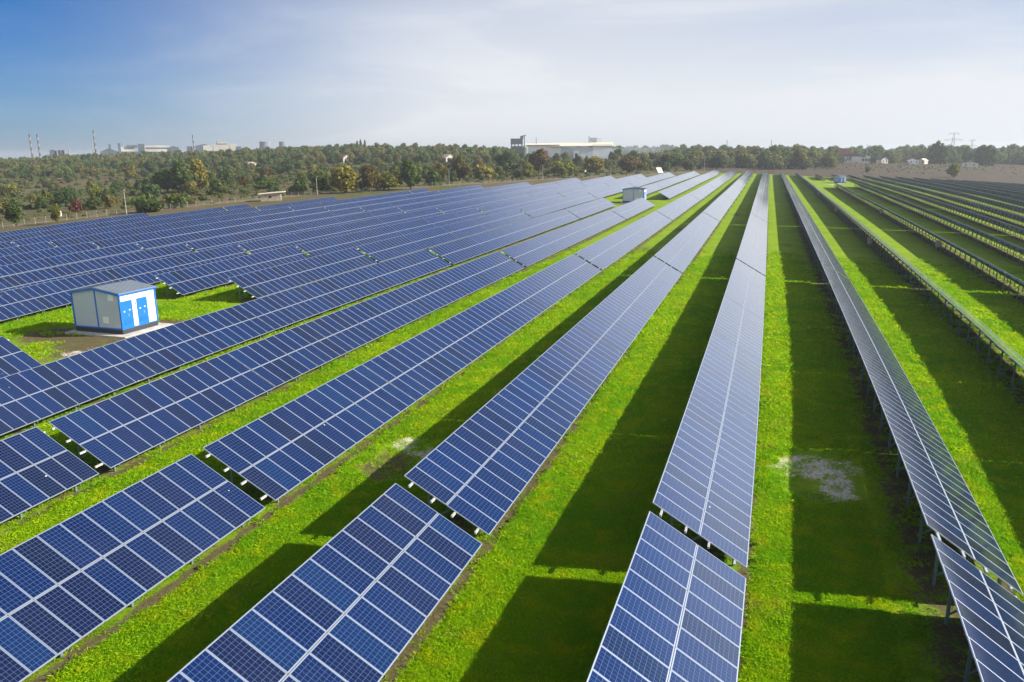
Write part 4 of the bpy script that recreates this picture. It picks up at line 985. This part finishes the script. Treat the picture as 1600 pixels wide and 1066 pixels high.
# houses among the trees
for (u, v, d, w, l, h, rise, rot, wall, roof, lab) in (
    (541, 256, 640, 7, 8, 4.2, 2.6, .3, 'plaster', 'pinkroof', 'small house with a pink gabled roof among the trees'),
    (700, 257, 620, 8, 9, 4.0, 2.6, .5, 'plaster', 'asbestos', 'white gabled house with a pale roof, touching the orange one'),
    (714, 258, 612, 8, 8, 3.4, 2.0, -.4, 'plaster', 'tile', 'house with an orange tiled roof right of the white gabled house'),
    (430, 250, 760, 10, 7, 2.8, 1.2, .1, 'white', 'asbestos', 'low white shed in the trees below the cooling towers'),
    (393, 258, 640, 5, 5, 2.6, 1.3, .6, 'plaster', 'asbestos', 'pale cottage left of the low white shed'),
    (492, 268, 520, 4, 4, 2.2, .8, .4, 'plaster', 'asbestos', 'tiny pale shed in the dry strip above the boarded hut'),
    (1260, 256, 780, 7, 6, 3.0, 1.4, .2, 'plaster', 'asbestos', 'little pale house at the wood edge left of the yellow trees'),
    (1427, 252, 800, 9, 6, 2.8, 1.3, .2, 'white', 'asbestos', 'white house at the wood edge right of the pale annex'),
    (1442, 253, 800, 6, 6, 3.0, 1.6, -.5, 'plaster', 'asbestos', 'smaller white house beside the larger one at the wood edge'),
    (1378, 254, 800, 7, 7, 3.6, 2.4, .7, 'plaster', 'factory', 'grey roofed house just right of the pale annex'),
    (1515, 257, 770, 12, 7, 3.0, 1.2, .1, 'plaster', 'factory', 'long grey roofed shed below the pylons'),
    (978, 250, 660, 10, 8, 3.6, 1.5, .1, 'brick', 'pinkroof', 'reddish shed half hidden in the smoke'),
    (773, 240, 900, 14, 10, 6, 2.0, .1, 'plaster', 'pinkroof', 'large house with a reddish roof left of the silo tower')):
    x, y = spot(u, v, d); gable_house('house', x, y, w, l, h, rise, rot + math.atan2(y, x) - math.pi / 2, wall, roof, lab, 'house')
# small white posts and drums near the field edge
for u, v, d, h, lab in ((627, 0, 0, 0, ''),):
    pass
def marker(u, v, hpx, wpx, label, name='white_drum', cat='drum'):
    d = dist_at(u, v); x, y = spot(u, v, d); k = px(d); mb = MB(); r = wpx * k / 2; h = hpx * k
    mb.tube([(r * .96, 0), (r, .06), (r, h * .5), (r * 1.04, h * .52), (r, h * .56), (r, h - .06), (r * .96, h)], 14)
    o = mb.build(name, M['white'], None, gpt(x, y)); tag(o, label, cat)
marker(914, 271, 4, 3, 'white drum beside the fence below the smoke'); marker(786, 273, 2.6, 2.6, 'white drum on the dry strip below the silo tower'); marker(94, 338, 7, 4, 'pale drum at the foot of the small yellow-green tree')
marker(983, 270, 3, 2.4, 'small pale drum left of the tilted white board')
# pylons and masts
def pylon(u, vt, vb, d, label, armpx):
    t, z0 = far_empty('power_pylon', u, vb, d, label, 'pylon', 'power pylons on the right'); k = px(d, u); H = (vb - vt) * k; w0 = H * .13; w1 = H * .035; zt = z0 + H
    mb = MB(); th = .34
    def at(q): return w0 + (w1 - w0) * min(1, q / .75)
    for sx in (-1, 1):
        for sy in (-1, 1):
            mb.bar((sx * w0 * 1.2, sy * w0 * 1.2, z0 - 12), (sx * w0, sy * w0, z0), th); mb.bar((sx * w0, sy * w0, z0), (sx * w1, sy * w1, z0 + H * .75), th); mb.bar((sx * w1, sy * w1, z0 + H * .75), (sx * w1 * .6, sy * w1 * .6, zt), th)
    qs = [0, .16, .3, .43, .55, .65, .75]
    for a, b in zip(qs[:-1], qs[1:]):
        for sy in (-1, 1):
            mb.bar((-at(a), sy * at(a), z0 + H * a), (at(b), sy * at(b), z0 + H * b), th * .55); mb.bar((at(a), sy * at(a), z0 + H * a), (-at(b), sy * at(b), z0 + H * b), th * .55)
    mb.build('lattice_mast', M['lattice'], t)
    for q, a in ((.97, armpx * .55), (.62, armpx)):
        mb = MB(); A = a * k / 2; zz = z0 + H * q
        for s in (-1, 1):
            mb.bar((0, -w1, zz), (s * A, 0, zz), th * .8); mb.bar((0, w1, zz), (s * A, 0, zz), th * .8); mb.bar((0, 0, zz + H * .09), (s * A, 0, zz), th * .6); mb.bar((s * A, 0, zz), (s * A, 0, zz - H * .06), th * .7)
        mb.build('cross_arm', M['lattice'], t)
pylon(1487.5, 209.5, 236, 1150, 'larger left power pylon on the right skyline', 26); pylon(1516.5, 220, 243, 1300, 'smaller right power pylon on the right skyline', 15)
for u, vt, vb, lab in ((1135, 219, 240, 'thin lattice mast above the wood right of the smoke'), (1204, 219, 240, 'thin lattice mast behind the straight row end')):
    t, z0 = far_empty('radio_mast', u, vb, 1000, lab, 'mast'); k = px(1000, u); H = (vb - vt) * k; mb = MB()
    for a in range(3): c, s = math.cos(a * 2.094), math.sin(a * 2.094); mb.bar((c * 1.3, s * 1.3, z0 - 10), (c * .15, s * .15, z0 + H), .3)
    for q in (.2, .4, .6, .8): mb.tube([(1.2 * (1 - q), z0 + H * q), (1.2 * (1 - q), z0 + H * q + .4)], 6)
    mb.build('lattice_mast', M['lattice'], t)

# ------------------------------------------------------------------ grass blades near the camera
def grass_patch(seed):
    rg = np.random.default_rng(seed); n = 90
    a = rg.uniform(0, 6.283, n); r = 0.30 * np.sqrt(rg.uniform(0, 1, n)); bx, by = r * np.cos(a), r * np.sin(a)
    h = rg.uniform(.035, .09, n); w = rg.uniform(.0045, .009, n); t = rg.uniform(0, 6.283, n); lx, ly = rg.normal(0, .035, n), rg.normal(0, .035, n)
    c, s = np.cos(t) * w, np.sin(t) * w; z = np.zeros(n)
    V = np.stack([np.stack([bx - c, by - s, z - .01], -1), np.stack([bx + c, by + s, z - .01], -1), np.stack([bx + lx * .8 + c * .5, by + ly * .8 + s * .5, h * .75], -1), np.stack([bx + lx * 1.6, by + ly * 1.6, h], -1)], 1).reshape(-1, 3)
    return quads_mesh('grass_patch', V, n, [M['grass']], None, None, {'leaf': rg.uniform(0, 1, n)})
def grass_material():
    m, t, b = mat('grass_blades')
    P = N(t, 'ShaderNodeNewGeometry').outputs['Position']; at = N(t, 'ShaderNodeAttribute'); at.attribute_name = 'leaf'
    n1 = N(t, 'ShaderNodeTexNoise', i_Scale=0.16, i_Detail=5.0); t.links.new(P, n1.inputs['Vector']); n2 = N(t, 'ShaderNodeTexNoise', i_Scale=0.9, i_Detail=6.0); t.links.new(P, n2.inputs['Vector'])
    c = mixc(t, maprange(t, n1.outputs['Fac'], .35, .65, 0, 1), (0.225, 0.485, 0.002), (0.350, 0.565, 0.002)); c = mixc(t, maprange(t, n2.outputs['Fac'], .45, .72, 0, .75), c, (0.520, 0.600, 0.002))
    n5 = N(t, 'ShaderNodeTexNoise', i_Scale=0.33, i_Detail=5.0, i_Roughness=.65); t.links.new(P, n5.inputs['Vector']); c = mixc(t, maprange(t, n5.outputs['Fac'], .56, .74, 0, .62), c, (0.42, 0.40, 0.06))
    v = N(t, 'ShaderNodeVectorMath', operation='SCALE'); t.links.new(c, v.inputs[0]); t.links.new(maprange(t, at.outputs['Fac'], 0, 1, .65, 1.35, False), v.inputs['Scale'])
    t.links.new(v.outputs[0], b.inputs['Base Color']); b.inputs['Roughness'].default_value = .6; b.inputs['Specular IOR Level'].default_value = .25
    tr = N(t, 'ShaderNodeBsdfTranslucent'); t.links.new(v.outputs[0], tr.inputs[0]); mx = N(t, 'ShaderNodeMixShader'); mx.inputs[0].default_value = .5
    t.links.new(b.outputs[0], mx.inputs[1]); t.links.new(tr.outputs[0], mx.inputs[2]); t.links.new(mx.outputs[0], t.nodes['Material Output'].inputs[0])
    return m
M['grass'] = grass_material()
def grass():
    ng_ = 230000; d = 15 + (125 - 15) * RNG.uniform(0, 1, ng_) ** 1.45; a = ca_ + np.radians(RNG.uniform(-40, 40, ng_))
    x, y = d * np.cos(a), d * np.sin(a); X, Y = unbend(x, y); keep = inside(X, Y, FIELD) & (RNG.uniform(0, 1, ng_) < np.clip((122 - d) / 60, 0, 1))
    for r in range(-8, 6):
        x0 = row_x(r); keep &= ~((np.abs(X - (x0 + 1.75)) < 1.95) & (RNG.uniform(0, 1, ng_) < .93))
    for r in range(-8, 6): keep &= ~((np.abs(X - (row_x(r) + DX - .08)) < .42) & (RNG.uniform(0, 1, ng_) < .75))
    keep &= ~((np.abs(X - (row_x(1) - .1)) < 1.2) & (RNG.uniform(0, 1, ng_) < .85)); keep &= ~((np.hypot((X + 46) / 6, (Y - 51) / 9) < 1.0) & (RNG.uniform(0, 1, ng_) < .92)); keep &= ~((np.hypot((X + 53) / 10, (Y - 46) / 8) < 1.0) & (RNG.uniform(0, 1, ng_) < .88))
    keep &= ~((np.hypot((X + 50) / 8, (Y - 50) / 7) < 1.0) & (RNG.uniform(0, 1, ng_) < .95))
    keep &= ~((np.hypot((X - 3.1) / 2.4, (Y - 36) / 3.4) < 1.0) & (RNG.uniform(0, 1, ng_) < .96)); keep &= ~((np.hypot((X + 16.2) / 2.4, (Y - 32.8) / 3.2) < 1.0) & (RNG.uniform(0, 1, ng_) < .93))
    P = np.stack([x, y, gz(x, y)], -1)[keep]
    gn_scatter('grass', P, [grass_patch(s) for s in range(5)], .7, 1.5, 'short bright green grass growing between the rows of tables', 'grass', .12, np.clip(d[keep] / 36, .8, 1.8) * (0.62 + 0.75 * np.clip(.5 + .35 * np.sin(P[:, 0] * 1.7 + 1.9 * np.sin(P[:, 1] * .9)) * np.sin(P[:, 1] * 1.5 + 1.3 * np.sin(P[:, 0] * 1.1)) + RNG.normal(0, .25, len(P)), 0, 1.2)))
grass()
rw = RNG.integers(-5, 5, 420); yw = RNG.uniform(18, 120, 420); xw = np.array([row_x(q) for q in rw]) + DX + RNG.uniform(.05, .75, 420)
Pw = bend(xw, yw); gn_scatter('weeds', np.stack([Pw[:, 0], Pw[:, 1], gz(Pw[:, 0], Pw[:, 1]) - .03], -1), [proto('bush', q, 'leaf_weed')[0] for q in (0, 2, 4)], .03, .085, 'leafy weeds dotted along the low edges of the tables', 'weeds')

# ------------------------------------------------------------------ smoke
def smoke():
    c0 = sight(915, 246, 655); mb = MB(); k = px(655)
    for u, v, rx, rz in ((915, 245, 14, 5), (935, 242, 20, 7), (962, 239, 26, 8), (992, 236, 28, 9), (1018, 234, 22, 6), (1040, 231, 16, 4)):
        p = sight(u, v, 655); prof = [(max(.05, rx * k * math.sin(math.pi * q / 8)), -rz * k * math.cos(math.pi * q / 8)) for q in range(9)]
        mb.tube(prof, 16, c=tuple(p - c0))
    sm = bpy.data.materials.new('smoke'); sm.use_nodes = True; t = sm.node_tree; t.nodes.clear()
    pv = N(t, 'ShaderNodeVolumePrincipled'); pv.inputs['Color'].default_value = (0.75, 0.86, 1.0, 1); pv.inputs['Density'].default_value = 0.022
    ou = N(t, 'ShaderNodeOutputMaterial'); t.links.new(pv.outputs[0], ou.inputs['Volume'])
    o = mb.build('smoke', sm, None, c0); tag(o, 'thin bluish smoke drifting from the right end of the white warehouse', 'smoke', None, 'stuff')
smoke()

# ------------------------------------------------------------------ haze
HAZE = 0.00022
if HAZE:
    R_ = 7200; mb = MB(); mb.box(-R_, R_, -R_, R_, -40, 75)
    hm = bpy.data.materials.new('haze_air'); hm.use_nodes = True; t = hm.node_tree; t.nodes.clear()
    pv = N(t, 'ShaderNodeVolumePrincipled'); pv.inputs['Color'].default_value = (0.80, 0.88, 1.0, 1); pv.inputs['Density'].default_value = HAZE; pv.inputs['Anisotropy'].default_value = 0.25
    ou = N(t, 'ShaderNodeOutputMaterial'); t.links.new(pv.outputs[0], ou.inputs['Volume'])
    o = mb.build('haze', hm); tag(o, 'pale blue haze filling the air over the land', 'haze', None, 'stuff')
